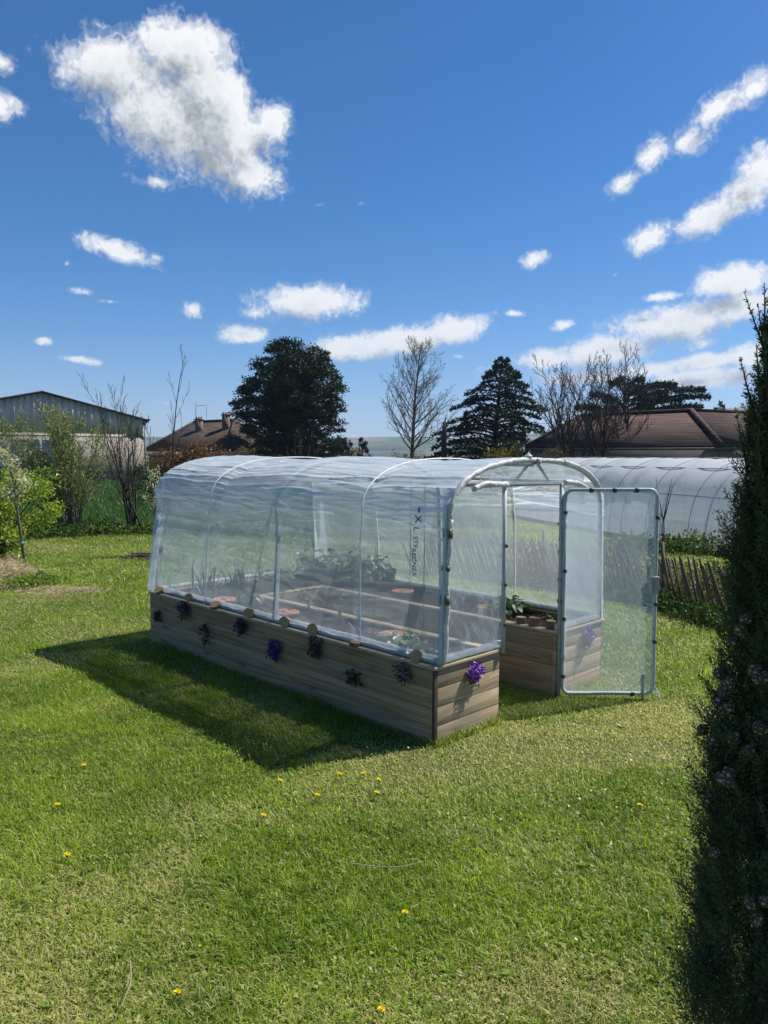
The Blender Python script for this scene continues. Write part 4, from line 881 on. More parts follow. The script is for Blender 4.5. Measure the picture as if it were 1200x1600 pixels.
cedar_m = leafmat('cedar_needles', (0.012, 0.024, 0.020), (0.040, 0.062, 0.045), trans=0.10, gloss=0.02, tcol=1.0)
spring_m = leafmat('fresh_leaves', (0.12, 0.20, 0.020), (0.30, 0.38, 0.05), trans=0.5, gloss=0.06)
willow_m = leafmat('willow_leaves', (0.11, 0.15, 0.040), (0.26, 0.31, 0.09), trans=0.45, gloss=0.03)
bud_m = leafmat('tree_buds', (0.10, 0.10, 0.05), (0.22, 0.20, 0.10), trans=0.3, gloss=0.02)
beech_m = leafmat('dry_beech_leaves', (0.09, 0.045, 0.022), (0.22, 0.115, 0.055), trans=0.25, gloss=0.02)
ivy_m = leafmat('dark_hedge_leaves', (0.012, 0.026, 0.014), (0.04, 0.065, 0.03), trans=0.15, gloss=0.03)
blossom_m = leafmat('young_tree_blossom', (0.24, 0.27, 0.11), (0.62, 0.60, 0.46), trans=0.35, gloss=0.02)
weed_m = leafmat('weed_leaves', (0.030, 0.065, 0.016), (0.10, 0.16, 0.04), trans=0.3, gloss=0.015)
# big black pine behind the greenhouse
b = at(452, 726, 60); b[2] = 0; pr = np.random.default_rng(301)
o = empty('pine_tree', b, 'big dark round crowned pine behind the left part of the greenhouse', 'tree')
def px2(X, Y, dpt): q = at(X, Y, dpt); return q - b
cl = []
edge = [(537,440),(549,490),(548,505),(560,518),(580,528),(596,538),(610,543),(640,545),(660,540),(685,545),(700,540)]
left = [(540,430),(548,415),(560,408),(580,395),(596,380),(610,362),(640,360),(660,365),(690,375),(705,390)]
for Yp in np.linspace(545, 712, 19):
    lx = np.interp(Yp, [q[0] for q in left], [q[1] for q in left]); rx = np.interp(Yp, [q[0] for q in edge], [q[1] for q in edge]); lx += 5; rx -= 5
    half = (rx-lx)/2*60/F; cx = ((lx+rx)/2-600)*60/F - b[0]; z = (715-Yp)*60/F + CAMH
    for a in np.arange(0, 2*PI, 1.25/max(half, 1.2)):
        a2 = a + pr.normal(0, .2) + Yp; rd = half*pr.uniform(.72, 1.0); cl.append((cx + rd*math.cos(a2), rd*.8*math.sin(a2), z + pr.normal(0, .25)))
        if pr.random() < .55: rd *= .55; cl.append((cx + rd*math.cos(a2+.4), rd*.8*math.sin(a2+.4), z + pr.normal(0, .3)))
cl = np.array(cl); cl = cl[pr.random(len(cl)) > 0.12]
g = MB(); tr = [np.array([0, 0, 0.]), np.array([-.2, 0, 3.0]), np.array([-.6, 0, 5.6]), np.array([-.1, .1, 9.0])]; g.tube(tr, [.42, .36, .26, .08], 10)
g.tube([[-.2, 0, 3.0], [1.2, .2, 5.0], [1.6, 0, 8.0]], [.26, .2, .06], 8); g.tube([[0, 0, 2.2], [-2.0, .3, 4.6], [-2.8, 0, 6.6]], [.2, .14, .05], 8); g.build('trunk', bark_dark, o, smooth=True)
g = MB(); zz = cl[:,2]; S0 = np.c_[-.1 - .3*np.sin(zz), 0*zz, np.clip(zz*.75+.2, 1.0, 8.5)]; mid = S0*.5 + cl*.5 - [0, 0, .25]; g.segs(S0, mid, np.full(len(cl), .07), np.full(len(cl), .05), 5); g.segs(mid, cl, np.full(len(cl), .05), np.full(len(cl), .02), 4); g.build('branches', bark_dark, o)
k = len(cl); per = 150; d = nrm(pr.normal(0, 1, (k*per, 3))); d[:,2] = np.where(d[:,2] < -.2, -d[:,2]*.5, d[:,2]); P = np.repeat(cl, per, 0) + d*(pr.random(k*per)**.5)[:,None]*np.repeat(pr.uniform(.38, .78, k), per)[:,None]*[1, 1, .75]
foliage(P, 302, .20, .22, d, 1.0, tone=np.repeat(pr.uniform(.15, .75, k), per)).build('crown', pine_m, o)
print('pine', k)
# cedars: flat plates of needles on level limbs
def cedar(name, base, label, seed, H, Rb, z0, n_limb, mat=cedar_m, lean=(0, 0), flat=.16, droop=.12, per=260, leaf=.2, top=1.0, tips=()):
    rr = np.random.default_rng(seed); o = empty(name, base, label, 'tree'); g = MB(); g.tube([[0, 0, 0], [lean[0]*.5, lean[1]*.5, H*.5], [lean[0], lean[1], H]], [.03*H, .02*H, .012], 9); g.build('trunk', bark_dark, o, smooth=True)
    gb = MB(); PP = []; TT = []
    for i in range(n_limb):
        f = (i + rr.random())/n_limb; z = z0 + (H - z0)*f; L = Rb*(1 - f**top)**.8*rr.uniform(.62, 1.1) + .15; a = i*2.4 + rr.normal(0, .3); dirv = np.array([math.cos(a), math.sin(a), 0]); base_ = np.array([lean[0]*z/H, lean[1]*z/H, z])
        t = np.linspace(0, 1, 7); pts = base_ + dirv*(L*t)[:,None] + np.array([0, 0, 1.])*((.42*L*t*(1-f*.2) - (.30+droop)*L*t**2))[:,None]; gb.tube(pts, np.linspace(.012*H*(1-f)+.02, .012, 7), 5)
        sd = np.cross(dirv, [0, 0, 1.]); m = int(per*L/Rb*1.2) + 30; tt = .22 + .78*rr.random(m)**.7; wd = .34*L*np.sin(PI*np.clip(tt*.85+.1, 0, 1))*rr.uniform(-1, 1, m); clump = np.round(tt*7)/7
        q = np.stack([np.interp(tt, t, pts[:,j]) for j in range(3)], -1) + sd*wd[:,None] + np.array([0, 0, 1.])*(rr.normal(0, flat*.35, m) - .10*np.abs(wd))[:,None]; PP.append(q); TT.append(np.full(m, rr.uniform(.15, .8)))
    for tp_ in tips:
        s0 = np.array([lean[0]*.8, 0, max(z0*.8, tp_[2]-1.0)]); t = np.linspace(0, 1, 7); pts = s0 + (tp_-s0)*t[:,None] + np.array([0, 0, .5])*np.sin(PI*t)[:,None]; gb.tube(pts, np.linspace(.12, .02, 7), 5)
        dv_ = nrm((tp_-s0)*[1, 1, 0]); sd = np.array([-dv_[1], dv_[0], 0]); L = np.linalg.norm(tp_-s0); m = int(per*L/Rb) + 150; tt = .15 + .85*rr.random(m)**.8; wd = (.15*L+.35)*np.sin(PI*np.clip(tt*.86+.1, 0, 1))*rr.uniform(-1, 1, m)
        q = np.stack([np.interp(tt, t, pts[:,j]) for j in range(3)], -1) + sd*wd[:,None] + np.array([0, 0, 1.])*(rr.normal(0, flat*.4, m) - .18*np.abs(wd))[:,None]; PP.append(q); TT.append(np.full(m, rr.uniform(.15, .8)))
    gb.build('branches', bark_dark, o, smooth=True); P = np.concatenate(PP); out = nrm(np.c_[P[:,:2] - np.asarray(lean)[None]*(P[:,2:3]/H), np.full(len(P), .5)])
    foliage(P, seed+1, leaf, .17, out*[1, 1, .3], 1.1, tone=np.concatenate(TT)).build('crown', mat, o); return o
b = at(768, 720, 52); b[2] = 0; cedar('cedar_tree', b, 'dark layered cedar with pointed top right of the tall bare tree', 311, 8.7, 4.5, .8, 96, per=260, leaf=.26, top=1.7, lean=(.6, 0))
b = at(990, 640, 66); b[2] = 0; tips_ = [np.array([*(at(X, Y, 66) - b)[:2], at(X, Y, 66)[2]]) + [0, dy, 0] for X, Y, dy in ((1108,620,0),(1092,611,-1),(1062,600,1),(1035,606,-2),(1005,594,0),(975,592,1),(948,600,-1),(925,618,0),(905,636,1),(1088,637,-1),(1050,628,-2),(1070,640,1),(940,640,-2),(985,610,-3),(1020,622,-3),(960,622,3),(1000,640,-3),(1030,645,3))]
cedar('spreading_cedar', b, 'wide flat topped cedar rising behind the roof of the right house', 315, 8.6, 6.2, 4.3, 0, per=1000, leaf=.30, flat=.32, lean=(-1.0, 0), tips=tips_)
b = at(1126, 640, 75); b[2] = 0; cedar('conifer', b, 'tiny distant conifer top peeping over the right roof', 318, 7.6, 1.9, 3.0, 26, per=130, leaf=.26)
b = at(566, 715, 48); b[2] = 0; cedar('small_conifer', b, 'small dark conifer between the pine and the tall bare tree', 319, 3.1, .9, .3, 24, per=110, leaf=.16)
b = at(533, 715, 57); b[2] = 0; cedar('low_conifer', b, 'low dark conifer at the right foot of the big pine', 320, 3.4, 2.4, .2, 26, per=200, leaf=.24, flat=.4)
# tall bare tree with buds
b = at(643, 715, 68); b[2] = 0
bare_tree('budding_tree', b, 'tall slender tree with bare twigs and first buds, centre of the skyline', 331, [((0, 0, 0), (-.01, 0, 1), 11.5, .22)],
   [dict(n=46, len=.62, ang=1.15, up=.20, from_=.17, wig=.06, taper=.80, r=.36, close=.45), dict(n=9, len=.42, ang=.75, up=.30, from_=.2, wig=.12, r=.55), dict(n=5, len=.45, ang=.7, up=.3, from_=.2, wig=.2, r=.7)], .014, bark_grey, buds=bud_m, budn=1, bud_size=.10, budspread=.08)
lv = [dict(n=9, len=.60, ang=.62, up=.30, from_=.22, wig=.07, taper=.35, r=.55), dict(n=8, len=.50, ang=.6, up=.26, from_=.25, wig=.13, r=.5), dict(n=6, len=.45, ang=.65, up=.2, from_=.2, wig=.2, r=.6)]
for i, (X, dp, H, nt, lb) in enumerate(((893, 40, 5.4, 4, 'many stemmed bare tree at the left end of the bare group by the right house'), (938, 41, 6.4, 3, 'tallest bare tree with upright limbs in front of the chimney of the right house'), (972, 42, 6.2, 2, 'bare tree with thick curved twigs at the right end of the bare group'))):
    b = at(X, 715, dp); b[2] = 0; rr = np.random.default_rng(340+i)
    tk = [((rr.normal(0, .12), rr.normal(0, .12), 0), (rr.normal(0, .24) + (.12 if i == 2 else -.05), rr.normal(0, .2), 1), H*rr.uniform(.82, 1.05), .13) for _ in range(nt)]
    bare_tree('bare_tree', b, lb, 350+i, tk, lv, .013, bark_dark, group='bare trees in front of the right house')
b = at(694, 718, 50); b[2] = 0; o = empty('dead_trunk', b, 'broken dead tree trunk standing between the tall bare tree and the cedar', 'dead tree'); g = MB(); g.tube([[0, 0, 0], [.03, 0, 1.5], [-.05, 0, 3.2], [0, 0, 4.3]], [.24, .2, .18, .10], 9); g.segs([[0, 0, 4.2]], [[.08, 0, 4.75]], [.07], [.01], 6); g.build('trunk', bark_dark, o, smooth=True)
sg, tp = grow(361, [((0, 0, 2.2), (.8, -.2, .5), 1.5, .04), ((0, 0, 3.2), (-.7, -.2, .5), 1.1, .03), ((0, 0, 3.6), (.6, .2, .6), 1.4, .03)], [dict(n=6, len=.5, ang=.7, up=.2, from_=.2, wig=.15)], .012); seg_mesh(sg, [5, 4]).build('branches', bark_brown, o)
# shrubs and hedges behind the greenhouse
for i, (X, dp, rx, H, m, lb) in enumerate(((300, 29, 1.5, 2.45, beech_m, 'rust brown beech hedge bush in front of the left house'), (338, 30, 1.2, 2.3, beech_m, 'thinner rust brown beech bush right of the larger one'), (250, 32, 1.6, 1.55, ivy_m, 'dark evergreen hedge under the eave of the left house'))):
    b = at(X, 720, dp); b[2] = 0; bush('hedge_bush', b, lb, 370+i, (rx, .8), H, m, bark_red, 70, 110, .32, .085, group=None, z0=0)
brn = leafmat('brownish_twigs', (0.07, 0.055, 0.035), (0.16, 0.125, 0.075), trans=.2, gloss=.02)
for i, (X, dp, rx, H, m, lb) in enumerate(((392, 44, 2.2, 2.35, brn, 'low brownish hedge between the left house and the pine trunk'), (548, 46, .9, 2.3, leafmat('straw_bush', (.20, .15, .08), (.36, .28, .15), trans=.3, gloss=.02), 'small straw coloured bush at the right foot of the pine'), (792, 40, 1.2, 2.35, leafmat('gorse', (.10, .085, .02), (.26, .21, .04), trans=.3, gloss=.02), 'yellowish bush below the dark cedar'), (842, 38, 2.0, 2.4, brn, 'low twiggy brown scrub left of the right house'), (640, 62, 2.6, 2.3, brn, 'low brown scrub around the foot of the tall bare tree'))):
    b = at(X, 720, dp); b[2] = 0; bush('scrub_bush', b, lb, 380+i, (rx, 1.0), H, m, bark_brown, 46, 90, .38, .10, z0=0)
b = at(470, 720, 36); b[2] = 0; bare_tree('whip_shrub', b, 'pale bare whips rising in front of the pine', 391, [((x*.08, 0, 0), (x*.42, .1, 1), h, .022) for x, h in ((-.7, 2.5), (-.35, 3.0), (-.1, 3.4), (.1, 2.7), (.4, 3.1), (.7, 2.6), (.95, 2.4))], [dict(n=7, len=.3, ang=.5, up=.3, from_=.3, wig=.06)], .010, bark_grey, 'bush')
# left side of the garden
b = ground(20, 872); b[0] -= .35; bush('leafy_bush', b, 'bright yellow green leafy bush at the left edge of the lawn', 401, (1.05, .8), 1.95, spring_m, bark_brown, 110, 120, .26, .055, z0=0, aspect=.36)
b = ground(116, 832); lv2 = [dict(n=11, len=.55, ang=.48, up=.34, from_=.12, wig=.07, taper=.45, r=.5), dict(n=8, len=.42, ang=.6, up=.3, from_=.15, wig=.14, r=.6), dict(n=3, len=.5, ang=.5, up=.2, from_=.3, wig=.2)]
rr = np.random.default_rng(5); tk = [((rr.normal(0, .12), rr.normal(0, .12), 0), (rr.normal(0, .42), rr.normal(0, .35), 1), rr.uniform(1.9, 2.8), .028) for _ in range(15)]
bare_tree('willow_shrub', b, 'sprawling many stemmed shrub with sparse fresh leaves in front of the barn', 402, tk, lv2, .0048, bark_grey, 'shrub', buds=willow_m, budn=2, bud_size=.055, budspread=.05)
b = ground(216, 832); tk = [((rr.normal(0, .12), rr.normal(0, .1), 0), (rr.normal(-.02, .20), rr.normal(0, .2), 1), L, .030) for L in (3.3, 3.1, 2.7, 2.3, 2.9, 2.5, 1.9)]
bare_tree('bare_shrub', b, 'leafless dark shrub with upright stems right of the willow shrub', 404, tk, [dict(n=9, len=.42, ang=.40, up=.33, from_=.2, wig=.08, taper=.3, r=.45), dict(n=6, len=.40, ang=.45, up=.3, from_=.25, wig=.12)], .006, bark_dark, 'shrub')
b = at(262, 800, 20); b[2] = 0; bare_tree('bare_sapling', b, 'tall bare sapling with one long leader rising behind the left end of the greenhouse', 405, [((0, 0, 0), (.075, 0, 1), 4.6, .034), ((-.1, 0, 1.0), (-.35, 0, 1), 1.9, .018)], [dict(n=9, len=.30, ang=.55, up=.5, from_=.32, wig=.05, taper=.5, r=.4), dict(n=3, len=.35, ang=.5, up=.3, from_=.3, wig=.1)], .007, bark_dark)
def young_tree(base, label, seed, H, lean, zc, tie=None, blos=blossom_m, dens=1.0, stake=True):
    rr = np.random.default_rng(seed); o = empty('young_tree', base, label, 'tree', 0, 'young fruit trees on the lawn')
    g = MB(); pts = np.array([[0, 0, -.02], [lean*.45, 0, H*.45], [lean*.85, 0, H*.85], [lean, 0, H]]); g.tube(pts, [.026, .022, .012, .004], 8); g.build('trunk', bark_grey, o, smooth=True)
    sg, tp = grow(seed, [((lean*f, 0, H*f), (rr.normal(0, .5), rr.normal(0, .5), 1), .20*H*rr.uniform(.6, 1.2), .008) for f in np.linspace(zc, .97, int(12*dens))], [dict(n=5, len=.4, ang=.6, up=.2, from_=.2, wig=.12)], .003); seg_mesh(sg, [5, 4]).build('branches', bark_grey, o)
    P = np.repeat(np.array([t[0] for t in tp]), 5, 0); P = P + rr.normal(0, .035, P.shape); foliage(P, seed+1, .042, .36).build('leaves', blos, o)
    if tie:
        g = MB(); g.lathe([(.034, -.02), (.040, -.012), (.040, .012), (.034, .02)], 12, (lean*tie/H, 0, tie)); g.tube([[lean*tie/H, 0, tie], [lean*tie/H+.05, -.01, tie+.005], [lean*tie/H+.075, 0, tie]], .008, 6); g.build('tie', simple('blue_tie', (0.12, 0.30, 0.36), .6), o, smooth=True)
    return o
young_tree(ground(41, 897), 'leaning young blossoming tree with a blue tie before the bright bush', 411, 1.78, -.20, .55, tie=.50, dens=1.7)
young_tree(ground(245, 869), 'slim young blossoming tree in a mulch ring left of the greenhouse', 412, 1.42, -.03, .60, dens=.9)
# mulch ring and straw heaps
straw_m = leafmat('straw', (0.28, 0.205, 0.13), (0.66, 0.52, 0.36), trans=.15, gloss=.03); mulch_m = leafmat('dark_mulch_bits', (.05, .036, .025), (.16, .12, .08), trans=.1, gloss=.02)
def heap(name, base, rx, ry, h, n, m, label, seed, L=(.06, .16), wd=.004):
    rr = np.random.default_rng(seed); a = rr.random(n)*2*PI; q = rr.random(n)**.5; P = np.c_[np.cos(a)*q*rx, np.sin(a)*q*ry, h*(1-q**2)*rr.random(n)**.3*(.5+fbm(np.c_[np.cos(a)*q*4, np.sin(a)*q*4], 3, seed))]
    d = nrm(np.c_[rr.normal(0, 1, (n, 2)), rr.normal(0, .3, n)])*rr.uniform(*L, n)[:,None]; w_ = nrm(np.cross(d, rr.normal(0, 1, (n, 3))))*rr.uniform(.4, 1, n)[:,None]*wd
    g = MB(); g.blades(P, d, w_, np.c_[rr.random(n)+.001, np.zeros((n, 2))]); o = g.build(name, m); o.location = tuple(base); return tag(o, label, name.replace('_', ' '), kind='stuff')
heap('straw_mulch', ground(-5, 912), .85, .75, .36, 6000, straw_m, 'pinkish straw heaped at the left edge of the lawn', 421)
heap('straw_litter', ground(96, 925), .75, .38, .07, 2600, straw_m, 'pale dry litter strewn at the foot of the leaning young tree', 422, (.04, .11), .003)
heap('bark_mulch', ground(228, 871), .50, .42, .06, 1700, mulch_m, 'dark bark mulch ring around the slim young tree', 423, (.04, .12), .006)
g = MB(); c0 = ground(232, 871); th = np.linspace(.3, 5.2, 40); g.tube(np.c_[c0[0] + .30*np.cos(th), c0[1] + .30*np.sin(th), .05 + .02*np.sin(th*3)], .014, 7); tag(g.build('mulch_hose', bp, smooth=True), 'dark hose coiled around the foot of the slim young tree', 'hose')
g = MB(); a_, b_ = ground(45, 897), ground(72, 903); g.tube([a_ + [0, 0, .03], (a_+b_)/2 + [0, .03, .045], b_ + [0, 0, .02]], .013, 7); tag(g.build('black_pipe', bp, smooth=True), 'short black pipe on the ground beside the leaning young tree', 'pipe')
def weeds(name, pts, n, h, label, seed, m=weed_m, spread=.25, leaf=.06):
    rr = np.random.default_rng(seed); pts = np.asarray(pts, float); d = np.r_[0, np.cumsum(np.linalg.norm(np.diff(pts, axis=0), axis=1))]; t = rr.random(n)*d[-1]
    P = np.stack([np.interp(t, d, pts[:,i]) for i in range(3)], -1); env = .35 + .9*fbm(np.c_[t*2.5, np.zeros(n)], 3, seed); P[:, :2] += rr.normal(0, spread, (n, 2)); P[:,2] = rr.random(n)**1.3*h*env
    g = foliage(P, seed, leaf, .33, np.array([[0, 0, 1.]]), .5, tone=fbm(np.c_[P[:,0]*3, P[:,1]*3], 3, seed)); k = n//6; q = P[:k].copy(); g.segs(np.c_[q[:, :2] + rr.normal(0, .02, (k, 2)), np.zeros(k)], q + [0, 0, .03], np.full(k, .003), np.full(k, .002), 3, (.3, 0, 0))
    return tag(g.build(name, m), label, 'weeds', kind='stuff')
weeds('weed_clump', [ground(30, 920), ground(70, 912)], 1500, .22, 'fresh green weed clump between the straw heap and the litter', 431, leafmat('fresh_weeds', (.07, .14, .02), (.19, .27, .05), trans=.4, gloss=.02), .16, .05)
weeds('rough_grass', [at(60, 850, 17), at(130, 840, 18), at(240, 838, 18.5), at(330, 838, 18.5)], 5200, .30, 'dark rough growth along the far edge of the lawn under the shrubs', 432, weed_m, .35, .07)
weeds('rough_grass_strip', [at(330, 838, 18.5), at(480, 838, 18), at(640, 838, 17), at(800, 838, 16)], 3800, .25, 'rough growth beyond the lawn seen through the greenhouse film', 433, weed_m, .35, .08)
# ------------------------------------------------------------------ paling fence, polytunnel
chest = wood('chestnut_slats', 'z', (0.075, 0.058, 0.042), (0.20, 0.155, 0.115), (0.17, 0.15, 0.13), .9)
wire_m = simple('fence_wire', (.12, .11, .10), .5, .8)
fp = [at(640, 715, 12.6), at(782, 715, 11.7), at(1030, 715, 9.95), at(1120, 715, 8.9), at(1260, 715, 7.9)]
fp = np.array([[q[0], q[1], 0] for q in fp]); fd = np.r_[0, np.cumsum(np.linalg.norm(np.diff(fp, axis=0), axis=1))]
fence = empty('paling_fence', fp[2], 'leaning chestnut paling fence running between the lawn and the far plastic tunnel', 'fence')
rr = np.random.default_rng(500); g = MB(); sstep_ = .062; s_pos = np.arange(.05, fd[-1], sstep_)
for i, t in enumerate(s_pos):
    c = np.array([np.interp(t, fd, fp[:,j]) for j in range(3)]) - fp[2]; j = min(np.searchsorted(fd, t), len(fp)-1); tg = nrm(fp[j]-fp[j-1]); nm = np.array([-tg[1], tg[0], 0])
    H_ = .72*rr.uniform(.92, 1.06); ln = -.38 + rr.normal(0, .06); w_ = rr.uniform(.011, .016); th_ = .007
    X = tg; Z = nrm(np.array([0, 0, 1.]) + tg*ln + nm*rr.normal(0, .05)); Y = np.cross(Z, X); Mx = np.eye(4); Mx[:3,0] = nrm(np.cross(Y, Z)); Mx[:3,1] = Y; Mx[:3,2] = Z; Mx[:3,3] = c + nm*rr.normal(0, .008)
    v = np.array([[-w_,-th_,-.02],[w_,-th_,-.02],[w_,th_,-.02],[-w_,th_,-.02],[-w_,-th_,H_-.03],[w_,-th_,H_-.03],[w_,th_,H_-.03],[-w_,th_,H_-.03],[0,-th_,H_],[0,th_,H_]]) @ Mx[:3,:3].T + Mx[:3,3]
    g.add(v, [[4,5,8],[7,9,6]], [[0,3,2,1],[0,1,5,4],[1,2,6,5],[2,3,7,6],[3,0,4,7],[5,6,9,8],[7,4,8,9]])
g.build('slats', chest, fence)
for z in (.17, .55):
    g = MB(); g.tube(np.array([[np.interp(t, fd, fp[:,0]) - .34*z*nrm(fp[2]-fp[1])[0], np.interp(t, fd, fp[:,1]) - .34*z*nrm(fp[2]-fp[1])[1], z + .012*math.sin(t*5)] for t in np.linspace(0, fd[-1], 70)]) - fp[2], .004, 5); g.build('wire', wire_m, fence)
for t in np.arange(.6, fd[-1], 1.9):
    c = np.array([np.interp(t, fd, fp[:,j]) for j in range(3)]) - fp[2] + [.02, .05, 0]; g = MB(); g.tube([c, c + [-.05, .02, .82]], [.028, .024], 8); g.build('fence_post', chest, fence, smooth=True)
weeds('fence_weeds', [fp[1] + [0, -.25, 0], fp[2] + [-.1, -.22, 0], fp[3] + [-.2, -.12, 0], fp[4] + [-.25, -.1, 0]], 5200, .26, 'ivy and weeds growing along the foot of the paling fence', 501, weed_m, .14, .045)
weeds('bank_weeds', [fp[1] + [.3, .7, 0], fp[2] + [.5, .8, 0], fp[3] + [.9, .8, 0], fp[4] + [1.0, .8, 0]], 7500, .55, 'rough weeds on the bank between the paling fence and the far tunnel', 502, leafmat('bank_leaves', (.06, .075, .025), (.20, .19, .075), trans=.35, gloss=.015), .36, .06)
weeds('tunnel_weeds', [ground(960, 868), ground(1040, 860), ground(1125, 868)], 3400, .42, 'green weeds at the foot of the far plastic tunnel', 503, weed_m, .28, .07)
TD = nrm(np.array([-.256, 1, 0])); TN = np.array([TD[1], -TD[0], 0]); TB = np.array([6.94, 15.5, 0])
tun = empty('polytunnel', TB + TN*2.1, 'long whitish plastic tunnel standing behind the paling fence at the right', 'polytunnel')
HW, TH, T0, T1 = 2.1, 1.93, -6.0, 10.0
def hoop_pts(t, n=40, grow=0.0):
    th = np.linspace(PI, 0, n); x = (HW+grow)*np.sign(np.cos(th))*np.abs(np.cos(th))**.72; z = (TH+grow)*np.sin(th)**.78
    return TD*t + TN*x[:,None] + np.array([0, 0, 1.])*z[:,None]
hoops = np.arange(T0, T1+.1, 1.6); tt = np.linspace(T0, T1, 150); Gt = np.stack([hoop_pts(t, 50, .02) for t in tt], 1)
dd = np.min(np.abs(tt[:,None] - hoops[None]), 1); sag = 1 - .030*(1 - np.exp(-(dd/.35)**2)); Gt = Gt*np.stack([np.ones_like(sag), np.ones_like(sag), sag], -1)[None]
nz = fbm(np.c_[np.repeat(np.linspace(0, 14, 50), 150), np.tile(tt*.8, 50)], 3, 510).reshape(50, 150) - .5; Gt[...,2] += .03*nz*(Gt[...,2] > .3); Gt += TN*(.04*nz)[...,None]
tun_m = film('tunnel_film', .24, (0.90, 0.91, 0.94), fold=.25, uvfold=(.8, 12.0), trans=.55)
g = MB(); g.grid(Gt); g.a[0] = np.tile([.35, .02, 0], (50*150, 1)); g.build('tunnel_cover', tun_m, tun, smooth=True, uv=np.c_[np.tile(tt, 50), np.repeat(np.linspace(0, 1, 50), 150)])
for t in hoops:
    g = MB(); g.tube(hoop_pts(t), .018, 7); g.build('tunnel_hoop', simple('galvanised_hoop', (.46, .47, .49), .5, .2) if t == hoops[0] else bpy.data.materials['galvanised_hoop'], tun, smooth=True)
for t in hoops[:-1]:
    g = MB(); g.tube(hoop_pts(t+.55, 40, .035), .006, 5); g.build('tunnel_cord', bpy.data.materials['fence_wire'], tun, smooth=True)
for ang in (.62, .33):
    i = int(49*(.5 - ang*.5)) if ang < .5 else 8
    g = MB(); g.tube(np.array([hoop_pts(t, 50)[i] for t in (T0, 0, T1)]), .014, 6); g.build('tunnel_purlin', bpy.data.materials['galvanised_hoop'], tun, smooth=True)
g = MB(); e = hoop_pts(T1, 30, .02); g.add(np.concatenate([e, [TD*T1]]), [[i, i+1, 30] for i in range(29)]); g.a[0] = np.tile([.3, .02, 0], (31, 1)); g.build('end_cover', tun_m, tun, uv=np.random.default_rng(3).random((31, 2)))
b = at(1040, 715, 10.9); b[2] = 0; o = empty('pruned_tree', b, 'pruned vase shaped young tree tied to a black stake before the far tunnel', 'tree')
sg, tp = grow(521, [((0, 0, 1.02), (-.28, 0, 1), .62, .010), ((0, 0, 1.0), (.30, .1, 1), .55, .010), ((0, 0, 1.0), (.12, -.05, 1), .66, .011), ((0, 0, 1.05), (-.6, .1, .7), .30, .008)], [dict(n=2, len=.25, ang=.5, up=.4, from_=.3, wig=.05)], .004)
g = MB(); g.tube([[0, 0, -.02], [.01, 0, .5], [0, 0, 1.04]], [.020, .016, .012], 7); g.build('trunk', bark_dark, o, smooth=True); seg_mesh(sg, [5, 4]).build('branches', bark_dark, o)
g = MB(); g.tube([[.03, .02, -.02], [.03, .02, .80], [.02, .02, .805], [-.035, .02, .81]], .011, 7); g.build('stake', bp, o); g = MB(); g.lathe([(.03, .83), (.034, .85), (.034, .95), (.03, .97)], 12); g.build('tag', simple('pale_tag', (.5, .5, .5), .6), o)
# ------------------------------------------------------------------ barn
BRZ = R(20.0); BO = at(68, 715, 56)*np.array([1, 1, 0]); BN = np.array([-math.sin(BRZ), math.cos(BRZ), 0]); BX = np.array([math.cos(BRZ), math.sin(BRZ), 0])
def bp_(X, Y):
    d = ray(X, Y); q = np.array([0, 0, CAMH]) + d*((BO[:2] @ BN[:2])/(d[:2] @ BN[:2])); return np.array([(q - BO) @ BX, 0, q[2]])
AP, ER, EL_ = bp_(68, 613), bp_(224, 655), bp_(-92, 652)
barn = empty('barn', BO, 'grey block barn with corrugated gable at the left of the skyline', 'barn', BRZ); O = np.zeros(3)
blk = NT('block_wall'); br = blk.n('TexBrick'); blk.set(br, 'Vector', blk.coord('Object', (1, 1, 1), rot=(R(90), 0, 0))); br.inputs['Scale'].default_value = 1.0; br.inputs['Brick Width'].default_value = .5; br.inputs['Row Height'].default_value = .2; br.inputs['Mortar Size'].default_value = .012
br.inputs['Color1'].default_value = (.30, .26, .23, 1); br.inputs['Color2'].default_value = (.38, .33, .29, 1); br.inputs['Mortar'].default_value = (.22, .20, .19, 1)
bc = blk.mix(blk.ramp(blk.noise(blk.coord(), .8, 5, .65), [(.35, (0,)*3), (.75, (.6,)*3)]), br.outputs[0], (.22, .20, .18)); blkm = blk.done(blk.bsdf(bc, .9))
hwL, hwR, zE, zA = 8.2, ER[0], ER[2], AP[2]
DP = 26.0
g = MB(); g.box((-hwL, 0, -.3), (hwR, .25, 3.55)); g.box((hwR-.25, .26, -.3), (hwR, DP, zE-.1)); g.box((-hwL, .26, -.3), (-hwL+.25, DP, zE-.1)); g.build('wall', blkm, barn)
clad = simple('fibre_cement', (.74, .56, .44), .85, 0, .2, 1.2, .1)
xs_ = np.arange(-hwL, hwR+.01, .06); top = np.where(xs_ < 0, zE + (zA-zE)*(xs_+hwL)/hwL, zE + (zA-zE)*(hwR-xs_)/hwR) - .05; yo = -.06 + .07*np.sin(xs_*2*PI/.44)
g = MB(); g.grid(np.stack([np.c_[xs_, yo, np.full_like(xs_, 3.52)], np.c_[xs_, yo, top]], 0)); g.build('cladding', clad, barn, solid=.02)
g = MB(); g.box((-hwL, -.07, 3.26), (hwR-.3, -.005, 3.44)); g.build('lintel', simple('pale_concrete', (.50, .48, .45), .8), barn)
g = MB()
